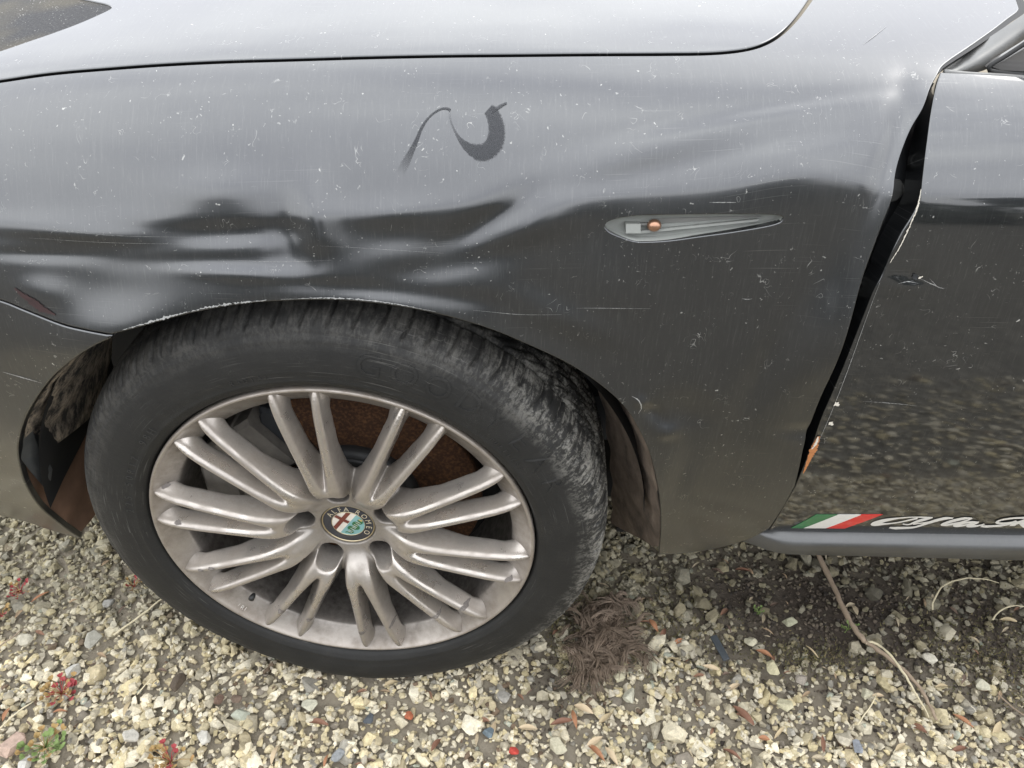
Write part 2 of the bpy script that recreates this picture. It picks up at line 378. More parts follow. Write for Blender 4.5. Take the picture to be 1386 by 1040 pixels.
def panel(name, segs, mat, parent, holes=(), step=.006, hem=.012, roll=.0012, off=0.0, dents=True, inverse_hem=False, ostep=.004, fn=None, attrs_fn=None):
    fn = fn or (lambda x, s: surf(x, s, dents, off))
    poly = outline(segs, ostep) if not isinstance(segs, np.ndarray) else segs
    if (np.roll(poly[:, 0], -1)*poly[:, 1] - poly[:, 0]*np.roll(poly[:, 1], -1)).sum() > 0: poly = poly[::-1]
    lo, hi = poly.min(0), poly.max(0)
    gx = np.arange(lo[0], hi[0], step); gy = np.arange(lo[1], hi[1], step*.866)
    X, Y = np.meshgrid(gx, gy); X = X + (np.arange(len(gy)) % 2)[:, None]*step/2
    G = np.c_[X.ravel(), Y.ravel()]
    G = G[inside(G, poly)]; G = G[~near_poly(G, poly, ostep*.75)]
    for h in holes: G = G[~inside(G, h)]; G = G[~near_poly(G, h, ostep*.6)]
    loops = [poly] + list(holes); pts = []; edges = []; o = 0
    for lp in loops:
        n = len(lp); pts += [Vector(p) for p in lp]; edges += [(o+i, o+(i+1) % n) for i in range(n)]; o += n
    pts += [Vector(p) for p in G]
    r = delaunay_2d_cdt(pts, edges, [], 1, 1e-6)
    VV = np.array([tuple(v) for v in r[0]]); TT = np.array([f for f in r[2] if len(f) == 3])
    cen = VV[TT].mean(1); keep = inside(cen, poly)
    for h in holes: keep &= ~inside(cen, h)
    TT = TT[keep]
    A = VV[TT]; ar = (A[:, 1, 0]-A[:, 0, 0])*(A[:, 2, 1]-A[:, 0, 1]) - (A[:, 1, 1]-A[:, 0, 1])*(A[:, 2, 0]-A[:, 0, 0])
    TT[ar < 0] = TT[ar < 0][:, ::-1]
    P, N = fn(VV[:, 0], VV[:, 1])
    Vs = [P]; Ns = [N]; UV = [VV]; F = [tuple(t) for t in TT]
    o = len(P)
    for li, lp in enumerate(loops):
        n = len(lp); Pb, Nb = fn(lp[:, 0], lp[:, 1])
        t = np.roll(Pb, -1, 0) - np.roll(Pb, 1, 0); t /= np.maximum(np.linalg.norm(t, axis=1, keepdims=True), 1e-9)
        od = np.cross(t, Nb); area = (np.roll(lp[:, 0], -1)*lp[:, 1] - lp[:, 0]*np.roll(lp[:, 1], -1)).sum()
        od = od*(1.0 if area < 0 else -1.0)*(1.0 if li == 0 else -1.0)
        r1 = roll
        rings = [(Pb, Nb), (Pb + od*r1*.38 - Nb*r1*.08, Nb*.92+od*.38), (Pb + od*r1*.71 - Nb*r1*.29, Nb+od), (Pb + od*r1 - Nb*r1, od), (Pb + od*r1 - Nb*hem*.5, od), (Pb + od*r1 - Nb*hem, od)]
        for (p, nn) in rings: Vs.append(p); Ns.append(nn); UV.append(lp)
        m = len(rings)
        for k in range(m-1):
            for i in range(n):
                j = (i+1) % n
                q = (o+k*n+i, o+k*n+j, o+(k+1)*n+j, o+(k+1)*n+i)
                F.append(q)
        o += m*n
    V = np.vstack(Vs); NN = np.vstack(Ns)
    # orient each hem face with its vertex normals
    FF = []
    Fa = [f for f in F]
    for f in Fa:
        if len(f) == 4:
            a, b, c = V[f[0]], V[f[1]], V[f[2]]; g = np.cross(b-a, c-a)
            if g @ (NN[f[0]]+NN[f[2]]) < 0: f = f[::-1]
        FF.append(f)
    a = V[TT[:, 0]]; g = np.cross(V[TT[:, 1]]-a, V[TT[:, 2]]-a)
    if ((g*NN[TT[:, 0]]).sum(1) < 0).mean() > .5:
        FF = [f[::-1] if len(f) == 3 else f for f in FF]
    at = attrs_fn(V, np.vstack(UV)) if attrs_fn else None
    return mesh_from(name, V, FF, mat, parent, True, NN, np.vstack(UV), at)
# ------------------------------------------------------------------ the car: body panels
car = empty('car', (0, 0, 0))
tag(car, 'dusty grey car with dented front wing and gaping door seam, parked on gravel', 'car')
dents_px([
    # (px, py, half width m, half height m, angle, bulge m)
    (300, 258, .055, .016, 0, .0040), (300, 318, .07, .016, 4, -.0034), (426, 300, .020, .040, 8, .0050), (396, 328, .020, .035, 0, -.0022), (520, 290, .04, .012, 0, .0018),
    (560, 322, .05, .018, 0, -.0022), (665, 300, .055, .016, 28, -.0048), (735, 300, .050, .030, 20, .0048), (640, 352, .09, .018, 14, -.0030), (830, 400, .05, .035, -30, .0022),
    (110, 315, .08, .012, -6, .0028), (60, 345, .06, .012, 0, -.0012), (130, 455, .10, .042, 8, .0085), (60, 395, .03, .02, 0, .002), (330, 372, .06, .010, -4, .0022), (300, 354, .09, .015, 3, -.0018),
    (520, 395, .12, .010, -8, -.0014), (760, 430, .06, .016, -24, .0030),
    (940, 180, .14, .012, 12, .0016), (1000, 150, .16, .010, 10, -.0014), (960, 215, .13, .010, 10, -.0012), (900, 200, .10, .010, 14, .0008),
    (1212, 200, .012, .055, -14, -.0050), (1165, 190, .03, .05, -10, .0014),
    (1128, 465, .054, .070, -15, .0125), (1055, 470, .020, .09, -12, -.0050), (1110, 585, .04, .010, 0, -.0035),
    (1000, 640, .05, .05, 0, -.003), (905, 585, .012, .010, 0, .0034), (885, 560, .016, .008, -50, -.0038), (930, 560, .03, .02, -30, -.0034), (925, 640, .014, .06, 0, -.0025),
    (870, 545, .010, .006, -40, .003), (1235, 376, .014, .006, -10, -.0016), (1215, 385, .02, .010, 0, .0014),
])
SHUT = [(-200, 150), (-100, 128), (0, 113), (70, 103), (150, 96), (220, 91), (300, 87), (400, 84), (500, 81), (600, 79), (700, 78), (800, 77), (900, 76.5), (960, 75.5), (1000, 72), (1030, 65), (1055, 52), (1078, 31), (1100, 2), (1125, -35), (1150, -75)]
GAPF = [(1268, 99), (1258, 118), (1248, 145), (1235, 168), (1227, 187), (1218, 214), (1212, 238), (1205, 273), (1193, 302), (1179, 337), (1163, 376), (1147, 422), (1134.5, 458), (1121.5, 494), (1108.5, 530), (1097.5, 566), (1087.5, 602), (1080, 638), (1075, 658)]
GAPD = [(1275, 99), (1269, 118), (1262, 155), (1256, 201), (1251, 243), (1248, 266), (1242, 283), (1234, 297), (1224, 313), (1211, 338), (1201, 361), (1194, 376), (1185, 392), (1173, 422), (1158.5, 458), (1144.5, 494), (1129.5, 530), (1114, 566), (1103, 598), (1093, 624), (1085, 643), (1078, 659)]
ARCHF = [(157, 447), (186, 440), (216, 432), (252, 423), (307, 413), (361, 407), (450, 405), (522, 411), (594, 424), (666, 445), (739, 476), (775, 494), (811, 518), (840, 543), (858, 566), (879, 608), (888, 639), (894, 672), (896, 707), (893, 751)]
SEAM = [(-120, 385), (-60, 392), (0, 403), (36, 415), (90, 433), (125, 441), (157, 447)]
shutXS = inv(SHUT)
left = -.80
# bonnet
s0 = shutXS[0]; sE = shutXS[-1]
def shift(pts, dx=0, dy=0): return [(a+dx, b+dy) for a, b in pts]
HL = [(-45, 84), (0, 70), (35, 58), (70, 46), (105, 33), (135, 20), (152, 11), (148, 6), (132, 2), (112, -2), (80, -8), (40, -14), (0, -20), (-45, -28)]
hl = outline([('px', HL), ('px', [HL[-1], (-75, 20), HL[0]])], .004)
bon = outline([('xs', [(left, s0[1]-.02), (left+.2, s0[1]-.008), tuple(s0)]), ('px', [(a-5.5*max(0, (a-1000))/100, b-6.5) for a, b in SHUT]), ('xs', [tuple(inv([(1150, -78)])[0]), (sE[0]+.04, 1.10)]), ('xs', [(sE[0]+.04, 1.10), (left, 1.10)]), ('xs', [(left, 1.10), (left, s0[1]-.02)])], .005)
bonnet = panel('bonnet', bon, M['paint'], car, holes=[hl], step=.009, hem=.030, ostep=.005, roll=.0015)
# front wing
wing = outline([('px', SHUT), ('px', [SHUT[-1], (1345, -75)]), ('px', [(1345, -75), (1362, -30), (1376, 6), (1377, 13), (1362, 25)]), ('px', [(1362, 25), (1340, 42), (1310, 63), (1285, 80), (1273, 90), (1268, 99)]),
                ('px', GAPF), ('px', [GAPF[-1], (1058, 688), (1040, 716)]), ('px', [(1040, 716), (1005, 733), (960, 744), (925, 749), (893, 751)]), ('px', ARCHF[::-1]), ('px', SEAM[::-1]),
                ('xs', [tuple(inv([SEAM[0]])[0]), (-.62, .52), tuple(s0)])], .0035)
REP = [(817, 303), (819, 296), (830, 290.5), (850, 286.5), (880, 284.5), (950, 283.5), (1020, 283.5), (1055, 285), (1062, 289), (1058, 296), (1040, 302), (1000, 309), (950, 316), (905, 322), (880, 323.5), (860, 323), (840, 317), (824, 310)]
REP = [(x, y+5.5) for x, y in REP]
rep = outline([('px', REP + [REP[0]])], .003)
def fender_attr(V, uv): return None
fender = panel('front_wing', wing, M['paint_fender'], car, holes=[rep], step=.005, hem=.009, roll=.0012, ostep=.0035)
# front bumper
BUMPA = [(157, 451), (135, 461), (105, 480), (76, 503), (60, 520), (45, 541), (33, 562), (25, 586), (22, 606), (25, 630), (34, 658), (54, 688), (80, 710), (108, 729)]
bump = outline([('px', BUMPA[::-1]), ('px', shift(SEAM[::-1], 0, 5.5)), ('px', [(-120, 390.5), (-260, 372)]), ('px', [(-260, 372), (-260, 640)]), ('px', [(-260, 640), (-120, 665), (0, 698), (40, 708), (72, 719), (108, 729)])], .004)
bumper = panel('front_bumper', bump, M['paint_low'], car, step=.008, hem=.008, roll=.0018)
# door
d0 = inv([GAPD[0]])[0]
DOORB = [(1042, 717.5), (1100, 719), (1200, 721), (1300, 723), (1386, 725), (1480, 728)]
DOORT = [(1274, 99), (1290, 100), (1330, 102), (1386, 105), (1480, 109), (1600, 112)]
dB = inv([DOORB[-1]])[0]; dT = inv([DOORT[-1]])[0]
door_o = outline([('px', GAPD), ('px', [GAPD[-1], (1061, 688), (1043, 717.5)]), ('px', DOORB), ('xs', [tuple(dB), (1.7, dB[1])]), ('xs', [(1.7, dB[1]), (1.7, dT[1])]), ('xs', [(1.7, dT[1]), tuple(dT)]), ('px', DOORT[::-1])], .004)
SIDE[0] = 'door'
door = panel('front_door', door_o, M['paint'], car, step=.007, hem=.030, roll=.0015)

SIDE[0] = 'wing'
# sill moulding below the door: a ledge that faces the sky, then a lower face
def sillpoint(px, py, y): return ray(px, py, 1, y)
yl = surf_p(*inv([(1200, 722)])[0].reshape(2, 1), False)[0][1]
rows = []
Xs = np.linspace(.430, 1.7, 90)
def ptx(pxl, y):
    """line through measured points at depth y -> function of world x"""
    Q = np.array([ray(a, b, 1, y) for a, b in pxl]); return lambda x: np.interp(x, Q[:, 0], Q[:, 2]) + (0 if True else 0)
up = ptx([(893, 747), (960, 745), (1000, 737), (1025, 727), (1050, 721), (1200, 723.5), (1386, 727)], yl-.002)
md = ptx([(900, 749), (960, 744), (1010, 739), (1050, 739.5), (1200, 742), (1386, 746)], yl-.016)
lo = ptx([(893, 750), (960, 747), (1010, 748), (1050, 749.5), (1200, 753), (1386, 758)], yl-.008)
V = []
for x in Xs:
    k = min(1, max(0, (x-.500)/.045)); bk = float(np.interp(x, [.40, .437, .467, .503, .528, .56], [.036, .032, .026, .015, .004, 0])); zu, zm, zl = up(x), md(x), lo(x)
    V0_ = [(x, yl+.03, zu+.004), (x, yl+.002, zu+.0015), (x, yl-.004*k, zu-.002), (x, yl-.010*k, zm+.003), (x, yl-.0125*k, zm-.001), (x, yl-.0125*k, zm-.005), (x, yl-.009*k, zl), (x, yl+.01, zl-.014), (x, yl+.08, zl-.02)]
    V += [(a, b+bk, c) for a, b, c in V0_]
m = 9; F = [(i*m+j, i*m+j+1, (i+1)*m+j+1, (i+1)*m+j) for i in range(len(Xs)-1) for j in range(m-1)]
M['sill'] = car_paint('muddy_sill_paint', .75, False, .22, .26)
mesh_from('sill_moulding', V, F, M['sill'], car, True, uv=np.array([(v[0], v[2]) for v in V]))

# ---- inside the torn door seam
xsI = outline([('px', [(1330, 60), (1310, 260), (1262, 400), (1150, 650), (1120, 700)]), ('px', [(1120, 700), (1040, 700)]), ('px', [(1040, 700), (1060, 560), (1115, 350), (1135, 200), (1190, 60)]), ('px', [(1190, 60), (1330, 60)])], .008)
inner = panel('inner_pillar', xsI, M['black_panel'], car, step=.02, hem=.02, off=-.050, dents=False, ostep=.008)
def inner_pt(px, py, off):
    q = inv([(px, py)])[0]; P, N = surf(np.array([q[0]]), np.array([q[1]]), False, off); return P[0], N[0]
bracket_m = simple('scuffed_dark_bracket', (.045, .045, .042), .5, nscale=25, namp=.6)
def sheet(name, pts, off, mat, parent, hem=.02, step=.012):
    return panel(name, outline([('px', list(pts)+[pts[0]])], .006), mat, parent, step=step, hem=hem, off=off, dents=False, ostep=.006)
mesh_from('door_jamb', *box(.60, .16, .50, .46, .02, .66), M['black_void'], car, False)
sheet('hinge_bracket', [(1203, 236), (1248, 238), (1248, 270), (1234, 285), (1218, 275), (1200, 272), (1196, 255)], -.036, bracket_m, car)
sheet('flange_plate', [(1195, 272), (1216, 275), (1232, 288), (1222, 320), (1196, 365), (1172, 372), (1176, 320)], -.042, M['black_panel'], car)
sheet('lower_bracket', [(1150, 392), (1182, 396), (1178, 408), (1160, 420), (1140, 412)], -.034, bracket_m, car)
# fastener bosses
def disc_at(name, P, N, r, h, mat, parent, n=20, dome=.35):
    N = N/np.linalg.norm(N); a = np.cross(N, [0, 0, 1.0]); a /= np.linalg.norm(a); b = np.cross(N, a)
    prof = [(r, 0), (r, h*.6), (r*.8, h), (r*.45, h), (r*.4, h*dome), (0.0001, h*dome)]
    V = []; F = []
    for k, (rr, hh) in enumerate(prof):
        for q in range(n):
            w = 2*math.pi*q/n; V.append(P + N*hh + rr*(math.cos(w)*a + math.sin(w)*b))
    for k in range(len(prof)-1):
        for q in range(n): F.append((k*n+q, k*n+(q+1) % n, (k+1)*n+(q+1) % n, (k+1)*n+q))
    return mesh_from(name, V, F, mat, parent)
for (px, py, o_, r) in ((1233, 194, -.044, .009), (1214, 256, -.034, .006), (1178, 404, -.032, .006)):
    P_, N_ = inner_pt(px, py, o_); disc_at('fastener', P_, N_, r, .006, bracket_m, car)
# bare edge where paint flaked off the door seam: thin chips standing on the door's edge
M['scratch'] = simple('scratch_through_paint', (.34, .34, .33), .6, nscale=400, namp=.4)
M['primer'] = simple('flaked_primer', (.62, .58, .50), .8, nscale=200, namp=.3)
M['rusty_edge'] = simple('rusty_orange_edge', (.42, .17, .06), .85, nscale=150, namp=.5)
def strip(name, pts, w, mat, parent, off=.0006, base_fn=None, jag=.0, thick=.0):
    mx_, my_ = np.mean([p_[0] for p_ in pts]), np.mean([p_[1] for p_ in pts]); SIDE[0] = 'door' if mx_ > np.interp(my_, [p_[1] for p_ in GAPF], [p_[0] for p_ in GAPF]) + 8 else 'wing'
    q = catmull(inv(pts), .0012); n = len(q); t = np.gradient(q, axis=0); t /= np.linalg.norm(t, axis=1, keepdims=True); nn = np.c_[-t[:, 1], t[:, 0]]
    ww = np.interp(np.linspace(0, 1, n), np.linspace(0, 1, len(np.atleast_1d(w))), np.atleast_1d(w)) if np.size(w) > 1 else np.full(n, w)
    j1 = ww*(1 + jag*RNG.normal(size=n)); j2 = ww*(1 + jag*RNG.normal(size=n))
    A = q + nn*j1[:, None]/2; B = q - nn*j2[:, None]/2
    Pa, Na = surf(A[:, 0], A[:, 1], True, off); Pb, Nb = surf(B[:, 0], B[:, 1], True, off); Pm, Nm = surf(q[:, 0], q[:, 1], True, off+.0001)
    V = np.vstack([Pa, Pm, Pb]); F = [(i, i+1, n+i+1, n+i) for i in range(n-1)] + [(n+i, n+i+1, 2*n+i+1, 2*n+i) for i in range(n-1)]
    uv = np.vstack([np.c_[np.linspace(0, 1, n), np.zeros(n)], np.c_[np.linspace(0, 1, n), np.full(n, .5)], np.c_[np.linspace(0, 1, n), np.ones(n)]])
    F = [f[::-1] for f in F]; SIDE[0] = 'wing'
    return mesh_from(name, V, F, mat, parent, True, np.vstack([Na, Nm, Nb]), uv)
strip('flaked_paint_edge', [(1246, 256), (1241, 281), (1231, 306)], [.0003, .0016, .0009], M['primer'], car, jag=.4, off=.0008)
strip('flaked_paint_edge', [(1231, 306), (1218, 333), (1204, 356)], [.0012, .0005], M['primer'], car, jag=.5, off=.0008)
strip('flaked_paint_edge', [(1190, 382), (1170, 437), (1143, 512), (1103, 608)], [.0002, .0004, .0002], M['scratch'], car, jag=.3, off=.0008)
strip('rust_patch', [(1108, 590), (1101, 607), (1092, 628), (1087, 640)], [.0030, .0080, .004, .001], M['rusty_edge'], car, jag=.15, off=.0010)
strip('bare_metal_chip', [(1107, 590), (1103, 601), (1098, 607)], [.001, .0035, .001], M['primer'], car, jag=.3, off=.0016)
for (a, b, w) in (((1130, 544), (1135, 549), .006), ((1122, 571), (1127, 575), .0045), ((1236, 371), (1240, 379), .005), ((1243, 377), (1249, 374), .002)):
    strip('paint_chip', [a, ((a[0]+b[0])/2+.5, (a[1]+b[1])/2), b], [.001, w, .001], M['primer'] if w != .005 else M['black_panel'], car, jag=.35, off=.0009)
for pts, w in (([(1247, 378), (1262, 385), (1277, 391)], .0009), ([(1215, 383), (1228, 381), (1240, 383)], .0008), ([(1168, 61), (1184, 49), (1200, 36)], .0011), ([(1258, 377), (1270, 389), (1279, 390)], .0006),
               ([(855, 536), (864, 541), (868, 553), (864, 560)], .0016), ([(780, 416), (830, 416), (880, 417)], .0006), ([(1168, 543), (1210, 546), (1240, 549)], .0007),
               ([(960, 274), (980, 274), (996, 274)], .0010), ([(1004, 404), (1012, 405), (1018, 404)], .0010), ([(640, 420), (700, 425), (760, 424)], .0005), ([(430, 332), (520, 338), (600, 344)], .0004), ([(40, 322), (140, 328), (250, 331)], .0005),
               ([(60, 308), (150, 318), (260, 322)], .0004), ([(300, 352), (380, 355), (450, 352)], .0005), ([(5, 503), (30, 510), (58, 518)], .0016)):
    strip('scratch', pts, [w*.15, w*.65, w*.15], M['scratch'], car, jag=.4, off=.0005)
# grit and chipped edge along the lip of the wheel arch
strip('arch_lip_grit', [(172, 443), (216, 431), (252, 422), (300, 412.5), (361, 406)], [.0003, .0016, .0006, .0018, .0005], M['scratch'], car, jag=.9, off=.0006)
strip('arch_lip_grit', [(380, 405), (450, 403.5), (522, 409.5), (590, 422)], [.0002, .0009, .0007, .0002], M['scratch'], car, jag=.9, off=.0006)
strip('dirt_stain', [(22, 389), (32, 397), (45, 405), (62, 416), (80, 423)], [.002, .006, .010, .007, .002], simple('purple_brown_stain', (.035, .015, .015), .7, nscale=200, namp=.6), car, jag=.25, off=.0007)
# wiped finger mark in the dust: three strokes of clean paint
def wiped_material():
    t = MT('wiped_clean_paint'); uv = t.coord('UV'); sp = t.new('ShaderNodeSeparateXYZ'); t.l.new(uv, sp.inputs[0])
    n = t.noise(t.coord('Object'), 800, 4, .6); e = t.math('ABSOLUTE', t.math('SUBTRACT', sp.outputs[1], .5)); m = t.math('ADD', e, t.math('MULTIPLY', t.math('SUBTRACT', n, .5), .34))
    a = t.ramp(m, [(.36, 1), (.46, 0)]); ends = t.ramp(sp.outputs[0], [(0, 0), (.12, .25), (.40, .9), (1, 1)])
    n2 = t.ramp(t.noise(t.coord('Object', (1, 1, .25)), 1300, 3), [(.35, .70), (.6, 1)])
    t.set(Base_Color=(.030, .032, .037), Metallic=.0, Roughness=.35, Coat_Weight=.15, Specular_IOR_Level=.35, Alpha=t.math('MULTIPLY', t.math('MULTIPLY', a, ends), t.math('MULTIPLY', n2, .92))); return t.m
M['wiped'] = wiped_material()
strip('wiped_mark', [(541, 236), (553, 213), (563, 192), (572, 171), (584, 156), (597, 148), (606, 147.5), (609.5, 150)], [.010, .009, .006, .004, .0028, .002, .002, .003], M['wiped'], car, off=.0005)
strip('wiped_mark', [(609, 148), (609, 159), (613, 172), (621, 187), (631, 198), (643, 205), (655, 206.5), (665, 200), (671, 189), (672, 174), (669, 160), (664, 151), (661, 148)], [.004, .0022, .002, .003, .006, .010, .0145, .0175, .0185, .0175, .016, .014, .012], M['wiped'], car, off=.0006)
strip('wiped_mark', [(664, 152), (673, 147), (681, 142), (686, 140)], [.007, .0035, .003, .0015], M['wiped'], car, off=.0010)

# ---- side repeater pocket in the wing, with its bulb
RH = simple('pale_grey_lamp_pocket', (.31, .32, .30), .75, nscale=90, namp=.12)
repc = rep.mean(0)
def scaled(poly, k, dx=0): return (poly - poly.mean(0))*k + poly.mean(0) + [dx, 0]
n = len(rep)
V = []; ringz = [(1.0, -.0015), (.985, -.0005), (.965, -.001), (.955, -.004), (.93, -.012), (.90, -.014)]
ringsP = []
for k, o_ in ringz:
    inward = rep.copy(); c = rep.mean(0); wdt = np.array([1-(1-k)*.35, 1-(1-k)*2.2]); inward = (rep-c)*wdt + c
    P_, N_ = surf(inward[:, 0], inward[:, 1], False, o_); ringsP.append(P_)
V = np.vstack(ringsP); F = [(k*n+i, k*n+(i+1) % n, (k+1)*n+(i+1) % n, (k+1)*n+i) for k in range(len(ringz)-1) for i in range(n)]
F += [tuple((len(ringz)-1)*n+i for i in range(n))]
pocket = mesh_from('side_lamp_pocket', V, F, RH, car, True)
def pk(px, py, off): return inner_pt(px, py, off)[0]
# recessed trough, its shadowed slot, the socket block and the bulb
xx = np.array([pk(892, 303, -.012), pk(1010, 299, -.012)])
slotm = simple('dark_grey_slot', (.20, .20, .19), .5)
def quadbox(name, A, B, C, D, thick, mat, parent):
    A, B, C, D = map(np.array, (A, B, C, D)); nrm = np.cross(B-A, D-A); nrm /= np.linalg.norm(nrm)
    if nrm[1] > 0: nrm = -nrm
    V = [A, B, C, D, A+nrm*thick, B+nrm*thick, C+nrm*thick, D+nrm*thick]
    o = mesh_from(name, V, [(0, 1, 2, 3), (7, 6, 5, 4), (0, 4, 5, 1), (1, 5, 6, 2), (2, 6, 7, 3), (3, 7, 4, 0)], mat, parent, False); return o
quadbox('lamp_slot', pk(884, 309, -.0135), pk(884, 301, -.0135), pk(1035, 298.5, -.0135), pk(1035, 300, -.0135), .0006, slotm, pocket)
quadbox('lamp_rib', pk(868, 320, -.012), pk(868, 316.5, -.012), pk(1030, 301, -.0125), pk(1030, 304, -.0125), .004, RH, pocket)
quadbox('bulb_socket', pk(848, 318, -.013), pk(848, 305, -.013), pk(868, 305, -.013), pk(868, 318, -.013), .009, RH, pocket)
quadbox('socket_bridge', pk(868, 309, -.013), pk(868, 306, -.013), pk(879, 306, -.013), pk(879, 309, -.013), .004, slotm, pocket)
bc = pk(887, 308, -.0065); V = []; nu, nv = 16, 12
for a in range(nv+1):
    for b in range(nu):
        th = math.pi*a/nv; ph = 2*math.pi*b/nu; V.append(bc + np.array([math.cos(th)*1.12, math.sin(th)*math.cos(ph), math.sin(th)*math.sin(ph)])*.0058)
F = [(a*nu+b, a*nu+(b+1) % nu, (a+1)*nu+(b+1) % nu, (a+1)*nu+b) for a in range(nv) for b in range(nu)]
bulb = mesh_from('bulb', V, F, M['copper'], pocket)

# ---- headlight behind its lens, at the bonnet's corner
t = MT('dirty_headlight_lens'); c = t.coord('UV'); d = t.ramp(t.voro(c, 260), [(0, 1), (.09, 1), (.16, 0)]); k = t.ramp(t.noise(c, 40, 3), [(.42, 0), (.6, 1)])
f_ = t.math('MAXIMUM', t.math('MULTIPLY', d, k), t.math('MULTIPLY', t.ramp(t.noise(c, 420, 6, .8), [(.48, 0), (.85, 1)]), .22)); n_ = t.noise(c, 9, 2)
t.set(Base_Color=t.mix(f_, t.mix(t.ramp(n_, [(.4, 0), (.6, 1)]), (.022, .022, .024), (.060, .052, .036)), (.75, .74, .70)), Roughness=t.math('ADD', t.math('MULTIPLY', f_, .3), .45), Coat_Weight=.0, Specular_IOR_Level=.10)
hl2 = (hl - hl.mean(0))*.992 + hl.mean(0)
panel('headlight', hl2, t.m, car, step=.008, hem=.02, off=-.0015, ostep=.004)

# ---- window surround at the foot of the door pillar
def lift(px, py, y): return ray(px, py, 1, y)
pl = inv([(1274, 97)])[0]; Pp = surf_p(np.array([pl[0]]), np.array([pl[1]]), False)[0]; y0 = Pp[1]
def slab(name, outline_px, ys, thick, mat, parent, bev=.003, step=2.0):
    """a solid plate standing at real depth: measured outline, given depth per point, rounded front edge"""
    q = np.array(outline_px, float); P = np.array([ray(a, b, 1, y) for (a, b), y in zip(q, ys)])
    c = P.mean(0); n = len(P); R0 = P + np.array([0, thick, 0]); R1 = P + np.array([0, bev, 0]); R2 = c + (P-c)*(1-bev*1.2/np.linalg.norm(P-c, axis=1, keepdims=True))
    V = np.vstack([R0, R1, R2]); F = [(k*n+i, k*n+(i+1) % n, (k+1)*n+(i+1) % n, (k+1)*n+i) for k in range(2) for i in range(n)] + [tuple(2*n+i for i in range(n))]
    return mesh_from(name, V, F, mat, parent, False)
pil = catmull([(1279, 92), (1300, 79), (1340, 53), (1386, 22), (1450, -25), (1520, -78)], 6)
lowr = catmull([(1279, 95), (1300, 98.5), (1335, 100), (1386, 104), (1460, 108), (1560, 113)], 6)
seamrubber = simple('black_rubber_seal', (.02, .02, .02), .6)
# pillar trim: a rounded bar lofted between its two measured edges
A_ = [(1277, 93), (1300, 77.5), (1340, 50), (1386, 19), (1450, -28), (1520, -80)]
B_ = [(1281, 97), (1318, 99), (1340, 92), (1362, 80), (1386, 60), (1470, 0)]
A2, B2 = catmull(A_, 8)[:60], catmull(B_, 8)[:60]; kk = 26
A2 = A2[np.linspace(0, len(A2)-1, kk).astype(int)]; B2 = B2[np.linspace(0, len(B2)-1, kk).astype(int)]
V = []; m = 9
for i in range(kk):
    yb = y0 + .004 + i*.0045
    for j in range(m):
        w = j/(m-1); p = A2[i]*(1-w) + B2[i]*w; V.append(ray(p[0], p[1], 1, yb + .028*(1-w)**1.6 - .012*math.sin(math.pi*w)*min(1, i/5)))
F = [(i*m+j, i*m+j+1, (i+1)*m+j+1, (i+1)*m+j) for i in range(kk-1) for j in range(m-1)]
mesh_from('pillar_trim', V, F, M['trim_metal'], car, True)
# rubber line between trim and wing, and the belt strip over the door
def rod(name, px_pts, ys, rad, mat, parent):
    q = catmull(px_pts, 6); yy = np.interp(np.linspace(0, 1, len(q)), np.linspace(0, 1, len(ys)), ys); P = [ray(a, b, 1, y) for (a, b), y in zip(q, yy)]
    v, f = tube(P, rad, 8); return mesh_from(name, v, f, mat, parent)
strip('pillar_seal', [(1271, 97), (1274, 91), (1286, 82), (1311, 65), (1341, 44), (1363, 27), (1376, 18), (1388, 8), (1420, -20)], [.003, .006, .008, .010, .012, .014], seamrubber, car, off=-.001)
rod('belt_strip', [(1278, 98), (1310, 101.5), (1350, 103.5), (1386, 106), (1480, 111), (1600, 116)], [y0+.002, y0+.004, y0+.004], .0028, M['trim_metal'], car)
glass = MT('dark_side_glass'); glass.set(Base_Color=(.16, .155, .15), Roughness=.12, Coat_Weight=.8); glass = glass.m
slab('quarter_window', [(1337, 92), (1360, 79), (1386, 63), (1450, 20), (1480, 0), (1700, 0), (1700, 110), (1386, 100), (1350, 97)], [y0+.022]*9, .01, glass, car)
rod('window_seal', [(1480, -3), (1386, 60), (1360, 77), (1339, 90), (1338, 95), (1350, 98), (1386, 101.5), (1480, 107)], [y0+.016]*4, .0022, seamrubber, car)
strip('windscreen_seal', [(1350, -70), (1367, -25), (1376, 0), (1383, 14)], [.02, .018, .014], seamrubber, car, off=-.001)

# ---- stickers low on the door: a three colour flash and a cursive name
def sticker_mat(name, col): return simple(name, col, .35, nscale=120, namp=.10, coat=.4)
mg, mwh, mr = sticker_mat('green_vinyl', (.035, .16, .06)), sticker_mat('white_vinyl', (.70, .68, .64)), sticker_mat('red_vinyl', (.62, .035, .03))
def decal(name, poly_px, mat, parent, off=.0007):
    SIDE[0] = 'door'
    p = outline([('px', list(poly_px)+[poly_px[0]])], .0025) if len(poly_px) > 8 else np.vstack([catmull(inv([poly_px[i], poly_px[(i+1) % len(poly_px)]]), .003)[:-1] for i in range(len(poly_px))])
    return panel(name, p, mat, parent, step=.006, hem=.0005, roll=.0001, off=off, ostep=.003)
tri = empty('tricolour_sticker', (0, 0, 0), car)
cv = lambda x, y: (1060+x/4.252, 660+y/4.252)
decal('green_band', [cv(190, 155), cv(312, 155), cv(115, 232), cv(45, 232)], mg, tri)
decal('white_band', [cv(313.5, 155), cv(448, 155), cv(245, 232.5), cv(117, 232.2)], mwh, tri)
decal('red_band', [cv(449.5, 155), cv(572, 154), cv(352, 234), cv(247, 232.7)], mr, tri)
c2 = lambda x, y: (1170+x/6.417, 690+y/6.417)
name_s = empty('cursive_name_sticker', (0, 0, 0), car)
